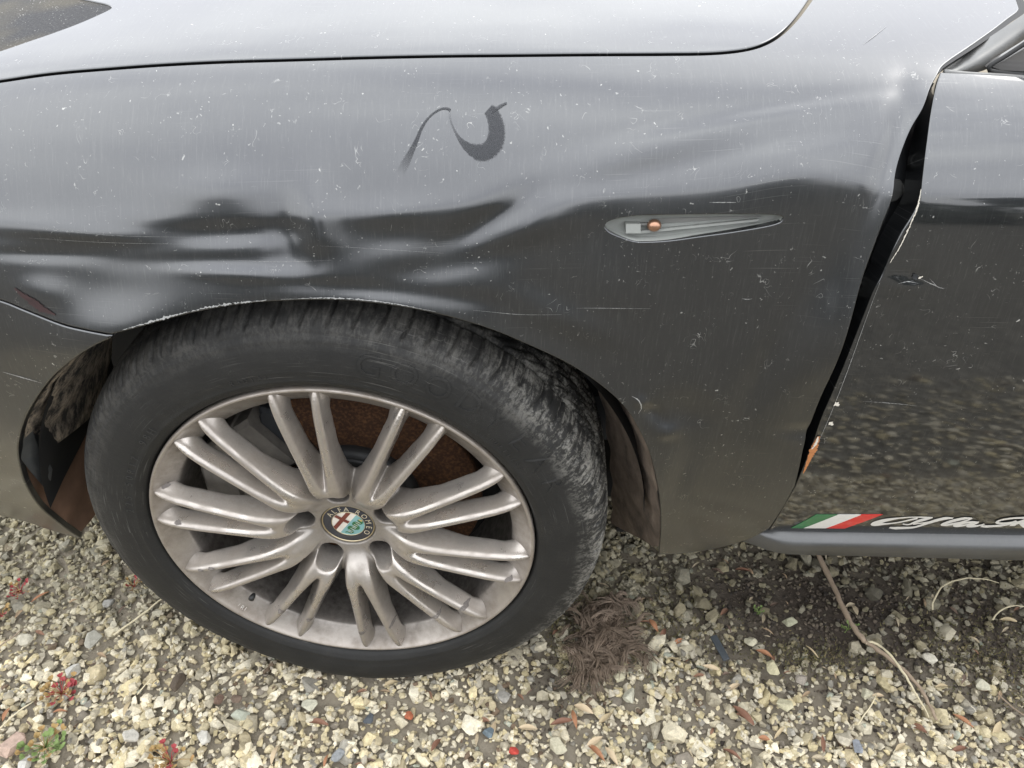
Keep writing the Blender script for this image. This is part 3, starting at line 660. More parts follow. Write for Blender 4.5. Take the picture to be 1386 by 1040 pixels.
def stroke(pts, w): return strip('letter_stroke', [c2(*p) for p in pts], [x*1e-3 for x in w], mwh, name_s, off=.0007 + .00006*len(name_s.children))
stroke([(590, 64), (500, 62), (400, 62), (300, 70), (200, 85), (120, 105), (85, 118), (100, 124), (180, 120), (260, 112), (330, 100), (400, 84), (460, 72)], [2, 3.2, 2.5, 2.5, 3.5, 6, 9, 9, 5, 3, 3, 3.5, 4])
stroke([(590, 64), (530, 78), (470, 95), (420, 112), (385, 125), (350, 124), (330, 118)], [3, 6, 7, 6, 4, 3, 2])
stroke([(768, 68), (700, 70), (640, 84), (560, 108), (480, 135), (420, 150), (340, 154), (260, 155), (215, 150)], [2, 6, 7, 6, 5, 5, 6, 7, 3])
stroke([(420, 122), (520, 108), (620, 92), (700, 76), (768, 68)], [3, 3, 3, 4, 3])
stroke([(930, 68), (860, 72), (790, 86), (720, 106), (680, 124), (720, 130), (790, 118)], [2, 6, 7, 7, 6, 3, 2])
stroke([(700, 128), (760, 116), (830, 104), (900, 84), (930, 68)], [3, 3, 3, 4, 3])
stroke([(990, 104), (920, 103), (850, 112), (790, 126), (800, 135), (860, 130), (930, 116), (985, 106)], [3, 5, 5, 7, 6, 4, 4, 4])
stroke([(985, 106), (930, 122), (905, 134), (960, 136), (1000, 130), (1040, 118)], [4, 6, 7, 6, 4, 3])
stroke([(1010, 136), (1060, 139), (1120, 136), (1200, 128), (1260, 114), (1320, 92)], [4, 6, 5, 6, 6, 5])
stroke([(1290, 100), (1220, 110), (1160, 110), (1150, 98), (1190, 82), (1280, 68), (1380, 64), (1470, 66), (1500, 78), (1440, 96), (1350, 104)], [3, 4, 4, 4, 4, 4, 5, 5, 6, 5, 4])
stroke([(1400, 78), (1360, 96), (1300, 116), (1280, 134)], [5, 7, 8, 7])
stroke([(1350, 104), (1380, 120), (1420, 138), (1480, 130), (1560, 112)], [4, 8, 9, 5, 4])
stroke([(1560, 112), (1520, 120), (1530, 134), (1600, 124), (1620, 108), (1570, 108)], [4, 5, 6, 5, 4, 4])

# ---- wheel arch lining, bumper pocket, flap and underbody
def arc_shell(name, r0, r1, a0, a1, y_0, y_1, mat, parent, n=80, cx=.005, cz=OZ):
    V = []; 
    for i in range(n+1):
        a = math.radians(a0 + (a1-a0)*i/n)
        for j in range(7):
            w = j/6; r = r0 + (r1-r0)*w + .004*math.sin(i*.9)*math.sin(w*9); V.append((cx + r*math.cos(a), y_0 + (y_1-y_0)*w, cz + r*math.sin(a)))
    F = [(i*7+j, i*7+j+1, (i+1)*7+j+1, (i+1)*7+j) for i in range(n) for j in range(6)]
    return mesh_from(name, V, F, mat, parent, True)
t = MT('muddy_arch_liner'); c = t.coord('Object', (1, 1, .35)); n1 = t.noise(c, 60, 8, .75); n2 = t.noise(c, 14, 4)
col = t.mix(t.ramp(n1, [(.42, 0), (.62, 1)]), (.02, .018, .016), (.42, .35, .27)); t.set(Base_Color=t.mix(t.ramp(n2, [(.25, .3), (.5, 1)]), (.03, .027, .024), col), Roughness=.9); t.bump(n1, .6, .004)
M['liner'] = t.m
t = MT('brown_dried_mud'); c = t.coord('Object', (1, 1, .5)); n1 = t.noise(c, 40, 8, .7)
t.set(Base_Color=t.ramp(n1, [(.3, (.045, .034, .025)), (.6, (.16, .122, .092)), (.8, (.28, .23, .185))]), Roughness=.92); t.bump(n1, .5, .003); M['mud'] = t.m
arc_shell('arch_liner', .368, .40, 4, 176, .022, .30, M['black_void'], car)
mesh_from('inner_arch_wall', *box(0, .34, OZ+.05, .95, .02, .62), M['black_void'], car, False)
fl = [(28, 578), (36, 560), (44, 552), (48, 590), (58, 620), (68, 640), (66, 655), (62, 664), (40, 640), (26, 622), (22, 600)]
slab('torn_liner_flap', fl, [.012, .02, .03, .035, .04, .045, .04, .035, .02, .012, .010], .006, simple('scuffed_rubber_flap', (.055, .058, .058), .55, nscale=50, namp=.6), car, bev=.002)
pkm = MT('rusty_brown_pocket'); c = pkm.coord('Object'); n1 = pkm.noise(c, 30, 6); pkm.set(Base_Color=pkm.mix(n1, (.07, .042, .028), (.28, .16, .10)), Roughness=.9); pkm = pkm.m
def loft_in(name, px_pts, depth, dz, mat, back=.004, dx=0.0, dx0=0.0, bulge=.0, n=9):
    """lining that runs inwards from a measured panel edge; dz / dx: how far its inner end drops or shifts at the last point"""
    q = catmull(inv(px_pts), .006); P_, N_ = surf(q[:, 0], q[:, 1]); P_ = P_ - N_*back; m = len(q); V = []
    for i in range(m):
        u = i/(m-1)
        for j in range(n):
            w = j/(n-1); V.append(P_[i] + [(dx*u+dx0)*w + bulge*math.sin(math.pi*w) + .0015*math.sin(i*.7+j), depth*w, (dz*u)*w**.8])
    F = [(i*n+j, (i+1)*n+j, (i+1)*n+j+1, i*n+j+1) for i in range(m-1) for j in range(n-1)]
    return mesh_from(name, V, F, mat, car, True)
loft_in('arch_liner_rear', [(840, 543), (858, 566), (879, 608), (888, 639), (894, 672), (896, 707), (893, 744)], .13, -.10, M['mud'], dx0=-.040, bulge=.006)
loft_in('arch_liner_front', [(105, 480), (76, 503), (60, 520), (45, 541), (33, 562), (25, 586), (22, 606), (25, 630)], .20, -.06, M['liner'], back=.010, bulge=.012)
loft_in('bumper_pocket', [(25, 622), (34, 658), (54, 688), (80, 710), (106, 727)], .16, -.01, pkm, back=.008, dx=.02)
mesh_from('underbody', *box(.9, .95, .26, 2.2, 1.45, .06), M['black_void'], car, False)
mesh_from('floor_shade_slab', *box(1.24, .24, .232, 1.5, .24, .02), M['black_void'], car, False)  # underbody slab added towards the sill to deepen the shade below
mesh_from('underbody_front', *box(-.55, 1.0, .24, .5, 1.2, .05), M['black_void'], car, False)
# ------------------------------------------------------------------ the wheel
STEER = -0.04884
wheel = empty('wheel', (0, 0, OZ), car); wheel.rotation_euler = (0, 0, STEER)
# local axes: x forward/back, y = depth into the car, z up; faces look along -y
def metal_wheel(name='dusty_champagne_alloy', extra=0.0):
    t = MT(name); c = t.coord('Object')
    n1 = t.noise(c, 22, 6, .6); n2 = t.noise(c, 900, 2); n3 = t.noise(c, 90, 5, .7)
    dirt = t.ramp(n1, [(.40, .16+extra), (.66, min(1, .70+extra))]); dirt = t.math('MULTIPLY', dirt, t.math('ADD', t.math('MULTIPLY', n3, .6), .55), True)
    sp = t.new('ShaderNodeSeparateXYZ'); t.l.new(c, sp.inputs[0])
    # brake dust gathers deeper in the casting
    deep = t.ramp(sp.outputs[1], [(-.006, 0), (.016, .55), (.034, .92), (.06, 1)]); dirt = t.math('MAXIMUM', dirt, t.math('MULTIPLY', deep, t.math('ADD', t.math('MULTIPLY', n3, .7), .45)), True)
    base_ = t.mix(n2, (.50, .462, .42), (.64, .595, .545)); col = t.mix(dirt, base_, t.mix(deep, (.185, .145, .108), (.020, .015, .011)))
    t.set(Base_Color=col, Metallic=t.math('SUBTRACT', .88, t.math('MULTIPLY', dirt, .75)), Roughness=t.math('ADD', t.math('MULTIPLY', dirt, .38), .20), Coat_Weight=.25, Coat_Roughness=.15)
    t.bump(n2, .04, .0003); return t.m
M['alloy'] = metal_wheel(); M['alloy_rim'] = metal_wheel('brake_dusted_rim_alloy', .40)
t = MT('rusty_brake_disc'); c = t.coord('Object'); n1 = t.noise(c, 30, 6, .7); n2 = t.noise(c, 260, 4)
t.set(Base_Color=t.mix(t.ramp(n2, [(.45, 0), (.75, .8)]), t.mix(n1, (.028, .012, .006), (.070, .030, .012)), (.18, .08, .03)), Roughness=.88, Metallic=.15); t.bump(n2, .4, .0006); M['rust'] = t.m
M['caliper'] = simple('dusty_grey_caliper', (.16, .145, .125), .8, nscale=60, namp=.6, bump=.5)
M['hat'] = simple('black_disc_hat', (.022, .022, .022), .5, nscale=30, namp=.4)

def smin(a, b, k):
    h = np.clip(.5 + .5*(b-a)/k, 0, 1); return b*(1-h) + a*h - k*h*(1-h)
def smax(a, b, k): return -smin(-a, -b, k)
HR = np.array([20, 36, 48, 60, 72, 84, 100, 120, 150, 180, 205, 220, 229, 236.]); HH = np.array([-27, -26, -20, -9, 0, 5.5, 8.5, 9.5, 9.5, 9, 7.5, 5, 2.0, -2])
WR = np.array([20, 45, 65, 85, 105, 140, 190, 214, 226, 232, 236.]); WW = np.array([9, 9.5, 9.2, 7.4, 5.2, 4.0, 3.7, 3.3, 2.3, 1.1, .2])
_rr = np.linspace(18, 240, 900); _hh = nspline(HR, HH, _rr); _ww = np.maximum(nspline(WR, WW, _rr), .2)
HSP = lambda r: np.interp(r, _rr, _hh)
WSP = lambda r: np.interp(r, _rr, _ww)
def casting(X, Z, D):
    """signed field of the spoked face, millimetres; D grows outwards; pair axes at 25.5+36k degrees"""
    r = np.hypot(X, Z); th = np.degrees(np.arctan2(Z, X)) - 25.5
    best = None; h = HSP(r); w0 = WSP(r)
    hb = np.interp(r, [30, 70, 110, 150, 200, 225, 236], [-54, -46, -26, -17.5, -17, -24, -27])
    off = np.interp(r, [30, 52, 90, 233, 240], [0, 2.5, 10.5, 24.6, 25.2])
    k = th/36.0; c0 = np.round(k); dth = np.radians((k - c0)*36.0)
    f = None
    for q in (0, -1, 1):
        s = r*np.sin(dth - q*math.radians(36)); cosq = np.cos(dth - q*math.radians(36))
        for sg in (-1, 1):
            a = np.abs(s - sg*off); dep = h - D
            flare = np.clip((r-198)/30, 0, 1)**2*8*np.clip((dep-8)/14, 0, 1)
            wd = w0 + .27*np.clip(dep, 0, 60) + flare
            g = smax((D-h), (a - wd)*.93, 6.0)
            g = np.where(cosq > 0, g, 99)
            f = g if f is None else smin(f, g, 6.5)
        if q == 0: s0_ = s
    f = smax(f, hb - D, 3)
    hub = smax(r-64, D-(-25.5), 6); hub = smax(hub, -60-D, 2)
    f = smin(f, hub, 9)
    # flat seat of the badge
    f = smax(f, -np.maximum(np.maximum(r-34.5, -29-D), -99), 1.2)
    # lug holes on every second pair axis
    hx = 56.5; odd = (np.mod(c0, 2) == 0)
    lr = np.hypot(r*np.cos(dth)-hx, r*np.sin(dth)); lug = np.where(odd, lr - 14.2 - .10*np.clip(D+30, 0, 40), 99)
    f = smax(f, -lug, 3.0)
    return f
def surface_nets(F):
    nx, ny, nz = F.shape; S_ = F < 0
    c = sum(S_[i:nx-1+i, j:ny-1+j, k:nz-1+k].astype(np.int8) for i in (0, 1) for j in (0, 1) for k in (0, 1))
    act = (c > 0) & (c < 8); idx = np.argwhere(act); ids = -np.ones(act.shape, np.int64); ids[act] = np.arange(len(idx))
    acc = np.zeros((len(idx), 3)); cnt = np.zeros(len(idx))
    corners = [(i, j, k) for i in (0, 1) for j in (0, 1) for k in (0, 1)]
    for a in corners:
        for ax in range(3):
            if a[ax]: continue
            b = list(a); b[ax] = 1
            fa = F[idx[:, 0]+a[0], idx[:, 1]+a[1], idx[:, 2]+a[2]]; fb = F[idx[:, 0]+b[0], idx[:, 1]+b[1], idx[:, 2]+b[2]]
            m = (fa < 0) != (fb < 0); t_ = np.where(m, fa/np.where(m, fa-fb, 1), 0)
            p = np.array(a, float)[None].repeat(len(idx), 0); p[:, ax] += t_
            acc += p*m[:, None]; cnt += m
    V = idx + acc/cnt[:, None]; Q = []; own = []
    for ax in range(3):
        sl0 = [slice(None)]*3; sl1 = [slice(None)]*3; sl0[ax] = slice(0, -1); sl1[ax] = slice(1, None)
        ch = S_[tuple(sl0)] != S_[tuple(sl1)]; e = np.argwhere(ch); o1, o2 = [q for q in range(3) if q != ax]
        ok = (e[:, o1] > 0) & (e[:, o2] > 0) & (e[:, o1] < F.shape[o1]-1) & (e[:, o2] < F.shape[o2]-1); e = e[ok]
        def cell(d1, d2):
            q = e.copy(); q[:, o1] += d1; q[:, o2] += d2; return ids[q[:, 0], q[:, 1], q[:, 2]]
        q = np.stack([cell(-1, -1), cell(0, -1), cell(0, 0), cell(-1, 0)], 1)
        inn = S_[e[:, 0], e[:, 1], e[:, 2]]; flip = inn if ax != 1 else ~inn
        q[~flip] = q[~flip][:, ::-1]; good = (q >= 0).all(1); Q.append(q[good]); 
        own.append((e[:, 1]-1 if ax != 1 else e[:, 1])[good])
    return V, np.vstack(Q), np.concatenate(own), idx
NT = 2*74; rstep = 1.5; r0_ = 24.0; nr = int((234.5-r0_)/rstep)+1; nd = int(76/1.5); d0_ = -62.0
A0 = math.radians(25.5-18)
ri, ti, di = np.meshgrid(np.arange(nr), np.arange(NT+2), np.arange(nd), indexing='ij')
Rr = r0_ + ri*rstep; Tt = A0 + ti*math.radians(72)/NT; Dd = d0_ + di*1.5
Fv = casting(Rr*np.cos(Tt), Rr*np.sin(Tt), Dd)
V_, Q_, own, CI = surface_nets(Fv)
Rv = r0_ + V_[:, 0]*rstep; Tv = A0 + V_[:, 1]*math.radians(72)/NT; Dv = d0_ + V_[:, 2]*1.5
def grad_n(X, Z, D, e=.6):
    gx_ = casting(X+e, Z, D)-casting(X-e, Z, D); gz_ = casting(X, Z+e, D)-casting(X, Z-e, D); gd_ = casting(X, Z, D+e)-casting(X, Z, D-e)
    g = np.stack([gx_, -gd_, gz_], -1); return g/np.maximum(np.linalg.norm(g, axis=1, keepdims=True), 1e-9)
Xv, Zv = Rv*np.cos(Tv), Rv*np.sin(Tv); Nv = grad_n(Xv, Zv, Dv)
Pv = np.stack([Xv, -Dv, Zv], -1)*1e-3
a_, b_, c_ = Pv[Q_[:, 0]], Pv[Q_[:, 1]], Pv[Q_[:, 2]]; wrong = (np.cross(b_-a_, c_-a_)*Nv[Q_[:, 0]]).sum(1) < 0
if wrong.mean() > .5: Q_ = Q_[:, ::-1]
okq = own < NT; Q_ = Q_[okq]; own = own[okq]
# relax the net a little, then average face normals, carrying both across the 72 degree seam
def rotY(P, deg_):
    w = math.radians(deg_); c, s_ = math.cos(w), math.sin(w); return np.stack([P[:, 0]*c - P[:, 2]*s_, P[:, 1], P[:, 0]*s_ + P[:, 2]*c], -1)
first = {(a, b): i for i, (a, t_, b) in enumerate(CI) if t_ == 0}; pairs = np.array([(first[(a, b)], i) for i, (a, t_, b) in enumerate(CI) if t_ == NT and (a, b) in first])
p0, p1 = pairs[:, 0], pairs[:, 1]
def seam(A):
    m_ = A[p0] + rotY(A[p1], -72); A[p0] = m_; A[p1] = rotY(m_, 72); return A
for it_ in range(2):
    acc = np.zeros_like(Pv); cn_ = np.zeros(len(Pv))
    for a in range(4):
        b = (a+1) % 4; np.add.at(acc, Q_[:, a], Pv[Q_[:, b]]); np.add.at(acc, Q_[:, b], Pv[Q_[:, a]]); np.add.at(cn_, Q_[:, a], 1); np.add.at(cn_, Q_[:, b], 1)
    acc = seam(acc); c1 = cn_[p0] + cn_[p1]; cn_[p0] = c1; cn_[p1] = c1
    av = acc/np.maximum(cn_, 1)[:, None]; Pv = np.where(cn_[:, None] > 0, Pv*.5 + av*.5, Pv)
fn_ = np.cross(Pv[Q_[:, 2]]-Pv[Q_[:, 0]], Pv[Q_[:, 3]]-Pv[Q_[:, 1]]); Nv = np.zeros_like(Pv)
for a in range(4): np.add.at(Nv, Q_[:, a], fn_)
Nv = seam(Nv)
spoke_src = []
for part in (0, 1):
    m = (own < NT//2) if part == 0 else (own >= NT//2)
    q = Q_[m]; used, invx = np.unique(q, return_inverse=True); q = invx.reshape(-1, 4)
    spoke_src.append((Pv[used], q, Nv[used]))
for k in range(5):
    for part in (0, 1):
        P_, q_, N_ = spoke_src[part]
        if k == 0:
            o = mesh_from('double_spoke', P_, q_, M['alloy'], wheel, True, N_); spoke_src[part] = (P_, q_, N_); 
            if part == 0: sp0 = o
            else: sp1 = o
        else:
            src = sp0 if part == 0 else sp1; o = src.copy(); COL.objects.link(o); o.parent = wheel; o.rotation_euler = (0, -math.radians(72)*k, 0)
# rim: lip, inner band, barrel
def mm(L): return [(a/1000, b/1000) for a, b in L]
rimprof = mm([(236.2, 9), (236.6, 4), (236.4, 1.2), (235.4, -.4), (233.8, -1.0), (232.2, -.3), (231.2, 1.5), (228, 5.0), (218, 12.5), (210, 18.5), (208.4, 20), (207.6, 22), (207.2, 26), (206.6, 40), (206, 60), (203, 100), (200, 150), (204, 185), (214, 195)])
lathe('rim', rimprof, M['alloy_rim'], wheel, 288)
# scuffs where kerbs bit the spoke tips
M['scuff'] = simple('bare_kerb_scuff', (.17, .15, .135), .7, nscale=300, namp=.5, bump=.5)
def on_wheel(px, py, dep):
    nvec = np.array([math.sin(STEER), -math.cos(STEER), 0]); d = RM.T @ np.array([px-693, 520-py, FPX]); o = CAM - np.array([0, 0, OZ])
    t_ = ((-dep*nvec - o) @ nvec)/(d @ nvec); p = o + t_*d; ax = np.array([math.cos(STEER), math.sin(STEER), 0]); return float(p @ ax), float(p[2])
def snap_depth(x, z):
    """front height of the casting (metres, outward) at a wheel position"""
    D = np.linspace(14, -58, 300); f = casting(np.full(300, x*1e3), np.full(300, z*1e3), D); i = np.argmax(f < 0)
    return D[i]*1e-3 if f[i] < 0 else None
def scuff(px, py, rx, ry, seed):
    x, z = on_wheel(px, py, -.006); rg = np.random.default_rng(seed); n = 14; ring = []
    for i in range(n):
        w = 2*math.pi*i/n; k = 1 + rg.uniform(-.25, .25); ring.append((x + rx*k*math.cos(w), z + ry*k*math.sin(w)))
    V = []; ok = True
    for (a, b) in ring + [(x + (p[0]-x)*.5, z + (p[1]-z)*.5) for p in ring] + [(x, z)]:
        d = snap_depth(a, b); d = -.02 if d is None else max(d, -.012); V.append((a, -d-.0006, b))
    F = [(i, (i+1) % n, n+(i+1) % n, n+i) for i in range(n)] + [(n+i, n+(i+1) % n, 2*n) for i in range(n)]
    mesh_from('kerb_scuff', V, F, M['scuff'], wheel, True)
for i, (a, b, c, d) in enumerate(((629, 824, .0065, .003), (590, 834, .006, .003), (688, 787, .006, .0022), (287, 769, .005, .003), (272, 772, .004, .002), (380, 826, .0055, .005), (420, 838, .005, .0045), (490, 856, .005, .0035), (531, 849, .005, .0035), (240, 710, .004, .0015), (217, 669, .005, .0025))):
    scuff(a, b, c, d, i)
# brake: disc, hat, caliper, carrier
lathe('brake_disc', mm([(82, 80), (86, 79.5), (164, 80), (165, 82), (165, 106), (86, 107)]), M['rust'], wheel, 160)
lathe('disc_hat', mm([(0.01, 62), (60, 62), (72, 63), (80, 66), (84, 72), (85.5, 80), (84, 84)]), M['hat'], wheel, 96)
lathe('disc_band', mm([(64, 61.5), (69, 60.2), (74, 61.5), (76, 66)]), M['hat'], wheel, 96)
lathe('dust_shield', mm([(60, 118), (176, 118), (182, 112)]), M['black_void'], wheel, 96)
def sector(name, r0, r1, a0, a1, y0_, y1_, mat, n=14, bev=.006):
    V = []; F = []; prof = [(r0, y1_), (r0, y0_+bev), (r0+bev, y0_), (r1-bev, y0_), (r1, y0_+bev), (r1, y1_)]; m = len(prof)
    for i in range(n+1):
        a = math.radians(a0+(a1-a0)*i/n); sc_ = 1 - .03*math.cos(math.pi*2*i/n)
        for (r, y) in prof: V.append((r*sc_*math.cos(a), y, r*sc_*math.sin(a)))
    F = [(i*m+j, i*m+j+1, (i+1)*m+j+1, (i+1)*m+j) for i in range(n) for j in range(m-1)] + [tuple(range(m))[::-1], tuple(n*m+j for j in range(m))]
    mesh_from(name, V, F, mat, wheel, False)
sector('brake_caliper', .098, .186, 128, 182, .050, .125, M['caliper'])
sector('caliper_bridge', .140, .192, 136, 174, .046, .13, M['caliper'])
sector('caliper_bracket', .09, .175, 119, 127, .062, .13, M['black_panel'])
sector('splash_bracket', .125, .19, -128, -108, .09, .13, M['black_panel'])
# lug bolts
M['bolt'] = simple('rust_tinged_bolt', (.20, .15, .12), .55, .6, nscale=300, namp=.5)
for k in range(5):
    w = math.radians(25.5+72*k); cx, cz = .0565*math.cos(w), .0565*math.sin(w)
    V = []; 
    for (r, d) in ((.0085, .064), (.0085, .047), (.0078, .0455), (.005, .0455), (.0045, .049)):
        for q in range(6 if r > .006 else 6): a = w+math.pi/3*q; V.append((cx+r*math.cos(a), d, cz+r*math.sin(a)))
    F = [(i*6+j, i*6+(j+1) % 6, (i+1)*6+(j+1) % 6, (i+1)*6+j) for i in range(4) for j in range(6)] + [tuple(24+j for j in range(6))]
    b = mesh_from('lug_bolt', V, F, M['bolt'], wheel, False)
# valve
xv, zv = on_wheel(342, 806, .020); xw, zw = on_wheel(352, 780, .060)
v, f = tube([(xw, .055, zw), ((xw+xv)/2, .040, (zw+zv)/2), (xv, .020, zv), (xv-.0003, .013, zv-.001)], [.0052, .0048, .0042, .0036], 12)
mesh_from('tyre_valve', v, f, M['black_plastic'], wheel)

# ---- badge with its ring of letters
def text_mesh(body, size=1.0):
    cu = bpy.data.curves.new('tmp_text', 'FONT'); cu.body = body; cu.size = size; cu.align_x = 'CENTER'; cu.resolution_u = 3
    o = bpy.data.objects.new('tmp_text', cu); COL.objects.link(o); dg = bpy.context.evaluated_depsgraph_get(); dg.update()
    me = o.evaluated_get(dg).to_mesh(); V = np.array([v.co[:] for v in me.vertices]).reshape(-1, 3); F = [tuple(p.vertices) for p in me.polygons]
    o.evaluated_get(dg).to_mesh_clear(); bpy.data.objects.remove(o); bpy.data.curves.remove(cu); return V, F
def arc_text(name, body, size, radius, deg0, adv, depth_fn, mat, parent, outward=True, thick=.0, bold=0.0, sx=1.0):
    """letters set one by one round the wheel axis; deg0 = angle of the first letter, adv = step in degrees (negative = clockwise)"""
    parts = []
    for i, ch in enumerate(body):
        if ch == ' ': continue
        V, F = text_mesh(ch, size)
        if not len(V): continue
        w = math.radians(deg0 + adv*i)
        X = V[:, 0]*sx; Y = V[:, 1]
        if not outward: X, Y = -X, -Y
        er = np.array([math.cos(w), math.sin(w)]); et = np.array([math.sin(w), -math.cos(w)])   # clockwise tangent = reading direction
        P = er*(radius + Y)[:, None] + et*X[:, None]
        rr = np.hypot(P[:, 0], P[:, 1]); d = depth_fn(rr)
        top = np.c_[P[:, 0], d, P[:, 1]]
        parts.append((top, F))
        if thick:
            # skirt: edges used by one face only
            cnt = {}
            for f_ in F:
                for a, b in zip(f_, f_[1:]+f_[:1]): cnt[(a, b)] = 1
            be = [(a, b) for (a, b) in cnt if (b, a) not in cnt]; n0 = len(top); low = top + [0, thick, 0]
            parts.append((np.vstack([top, low]), [(b, a, a+n0, b+n0) for a, b in be]))
    V, F = join_parts(parts); return mesh_from(name, V, F, mat, parent, False)
BD = .0262
badge = empty('badge', (0, 0, 0), wheel)
lathe('badge_ring', [(.0338, BD+.003), (.0340, BD), (.0335, BD-.0012), (.0325, BD-.0012), (.0320, BD-.0002)], simple('tarnished_gold_ring', (.50, .42, .28), .3, .8, 200), badge, 96)
navy = simple('faded_navy_enamel', (.030, .032, .042), .35, nscale=500, namp=.7, coat=.3)
lathe('badge_border', [(.0321, BD), (.0215, BD), (.0212, BD-.0003)], navy, badge, 96)
lathe('badge_inner_ring', [(.0216, BD-.0002), (.0214, BD-.0009), (.0208, BD-.0009), (.0206, BD)], simple('gold_inner_ring', (.52, .45, .30), .3, .8, 200), badge, 96)
def half_disc(name, a0, a1, mat):
    V = [(0, BD-.0004, 0)] + [(.0207*math.cos(math.radians(a0+(a1-a0)*i/40)), BD-.0004, .0207*math.sin(math.radians(a0+(a1-a0)*i/40))) for i in range(41)]
    mesh_from(name, V, [(0, i+2, i+1) for i in range(40)], mat, badge, False)
bt = -35.0     # the badge has turned with the wheel
cream = simple('cream_enamel', (.74, .68, .60), .35, coat=.4); teal = simple('pale_teal_enamel', (.22, .42, .42), .35, coat=.4)
half_disc('left_field', 90+bt, 270+bt, cream); half_disc('right_field', -90+bt, 90+bt, teal)
def bpoly(name, pts, mat, lift=.0008):
    w = math.radians(bt); V = [(.0207*(x*math.cos(w)-y*math.sin(w)), BD-lift, .0207*(x*math.sin(w)+y*math.cos(w))) for x, y in pts]
    return mesh_from(name, V, [tuple(range(len(V)))[::-1]], mat, badge, False)
crimson = simple('dark_crimson_enamel', (.16, .035, .025), .35, coat=.4)
bpoly('cross_upright', [(-.60, -.80), (-.34, -.94), (-.34, .94), (-.60, .80)], crimson, .0009)
bpoly('cross_arm', [(-.98, .02), (-.98, .26), (-.04, .26), (-.04, .02)], crimson, .0012)
gsn = simple('green_snake_enamel', (.02, .14, .05), .35, coat=.4)
snake = [(.30, .62), (.44, .70), (.56, .60), (.46, .44), (.26, .34), (.30, .18), (.56, .16), (.66, .02), (.50, -.12), (.24, -.12), (.20, -.30), (.40, -.38), (.58, -.46), (.50, -.62), (.30, -.66), (.22, -.78)]
q = catmull(np.array(snake), .06); tt_ = np.gradient(q, axis=0); tt_ /= np.linalg.norm(tt_, axis=1, keepdims=True); nn2 = np.c_[-tt_[:, 1], tt_[:, 0]]; hw = np.interp(np.linspace(0, 1, len(q)), [0, .1, .6, 1], [.07, .12, .10, .03])[:, None]
w = math.radians(bt); AB = np.vstack([q+nn2*hw, q-nn2*hw]); V = np.c_[.0207*(AB[:, 0]*math.cos(w)-AB[:, 1]*math.sin(w)), np.full(len(AB), BD-.0010), .0207*(AB[:, 0]*math.sin(w)+AB[:, 1]*math.cos(w))]
nq = len(q); mesh_from('snake', V, [(i, i+1, nq+i+1, nq+i) for i in range(nq-1)], gsn, badge, False)
for yy in (.52, .38, .20, .06, -.08, -.24, -.42, -.56):
    bpoly('scale_bar', [(.28, yy), (.56, yy), (.56, yy+.035), (.28, yy+.035)], cream, .0013)
bpoly('crown', [(.30, .72), (.34, .86), (.40, .78), (.46, .88), (.52, .78), (.56, .84), (.54, .70)], simple('gold_enamel', (.55, .42, .16), .35), .0012)
gold = simple('gold_letter_enamel', (.70, .62, .46), .35, .3)
flat = lambda rr: np.full(len(rr), BD-.0007)
arc_text('badge_letters', 'ALFA', .0104, .0229, 145, -18.5, flat, gold, badge, sx=.95)
arc_text('badge_letters', 'ROMEO', .0104, .0229, 57, -22.5, flat, gold, badge, sx=.95)
# small cast mark on the rim band
xm, zm = on_wheel(330, 819, .010); am = math.degrees(math.atan2(zm, xm)); rm_ = math.hypot(xm, zm)
band = lambda rr: np.interp(rr*1000, [208, 210, 218, 228], [20.5, 18.5, 12.5, 5.0])*1e-3 - .0006
arc_text('cast_mark', 'JBL', .0085, rm_+.004, am-1.6, 1.5, band, simple('bright_cast_mark', (.62, .58, .54), .5, .5), wheel, outward=False)

# ---- tyre
TP = mm([(214, 196), (236, 190), (262, 196), (290, 193), (312, 184), (322, 172), (326.5, 160), (328, 140), (328.4, 105), (328.2, 75), (327.4, 55), (325.2, 38), (322, 26), (317.5, 15.5), (311, 8.0), (303, 2.4), (292, -2.2), (278, -5.2), (265, -6.2), (254, -5.6), (247, -4.2), (242.8, -2.0), (240.2, 1.5), (238.6, 6), (237.2, 10), (234, 14)])
TPm = TP[::-1]
pr = catmull(np.array(TPm), .0022); L_ = np.r_[0, np.cumsum(np.hypot(*np.diff(pr, axis=0).T))]
nt = 1500; na = len(pr); A, J = np.meshgrid(np.linspace(0, 2*np.pi, nt, endpoint=False), np.arange(na), indexing='ij')
Rt = pr[J, 0]; Dt = pr[J, 1]
tg = np.gradient(pr, axis=0); tg /= np.linalg.norm(tg, axis=1, keepdims=True); nrm = np.c_[tg[:, 1], -tg[:, 0]]
if (nrm[na//2] @ [1, 0]) < 0: nrm = -nrm
def groove(x, w, soft): return 1/(1+np.exp(-(w/2-np.abs(x))/soft))
dep = np.zeros_like(Rt); deg = np.degrees(A)
crown = np.clip((Rt-.3195)/.003, 0, 1)*(Dt < .18)
for yc, wd, dp in ((.052, .0060, .0055), (.082, .0085, .0065), (.112, .0085, .0065), (.142, .0060, .0055)):
    dep += groove(Dt-yc, wd, .0006)*dp*crown
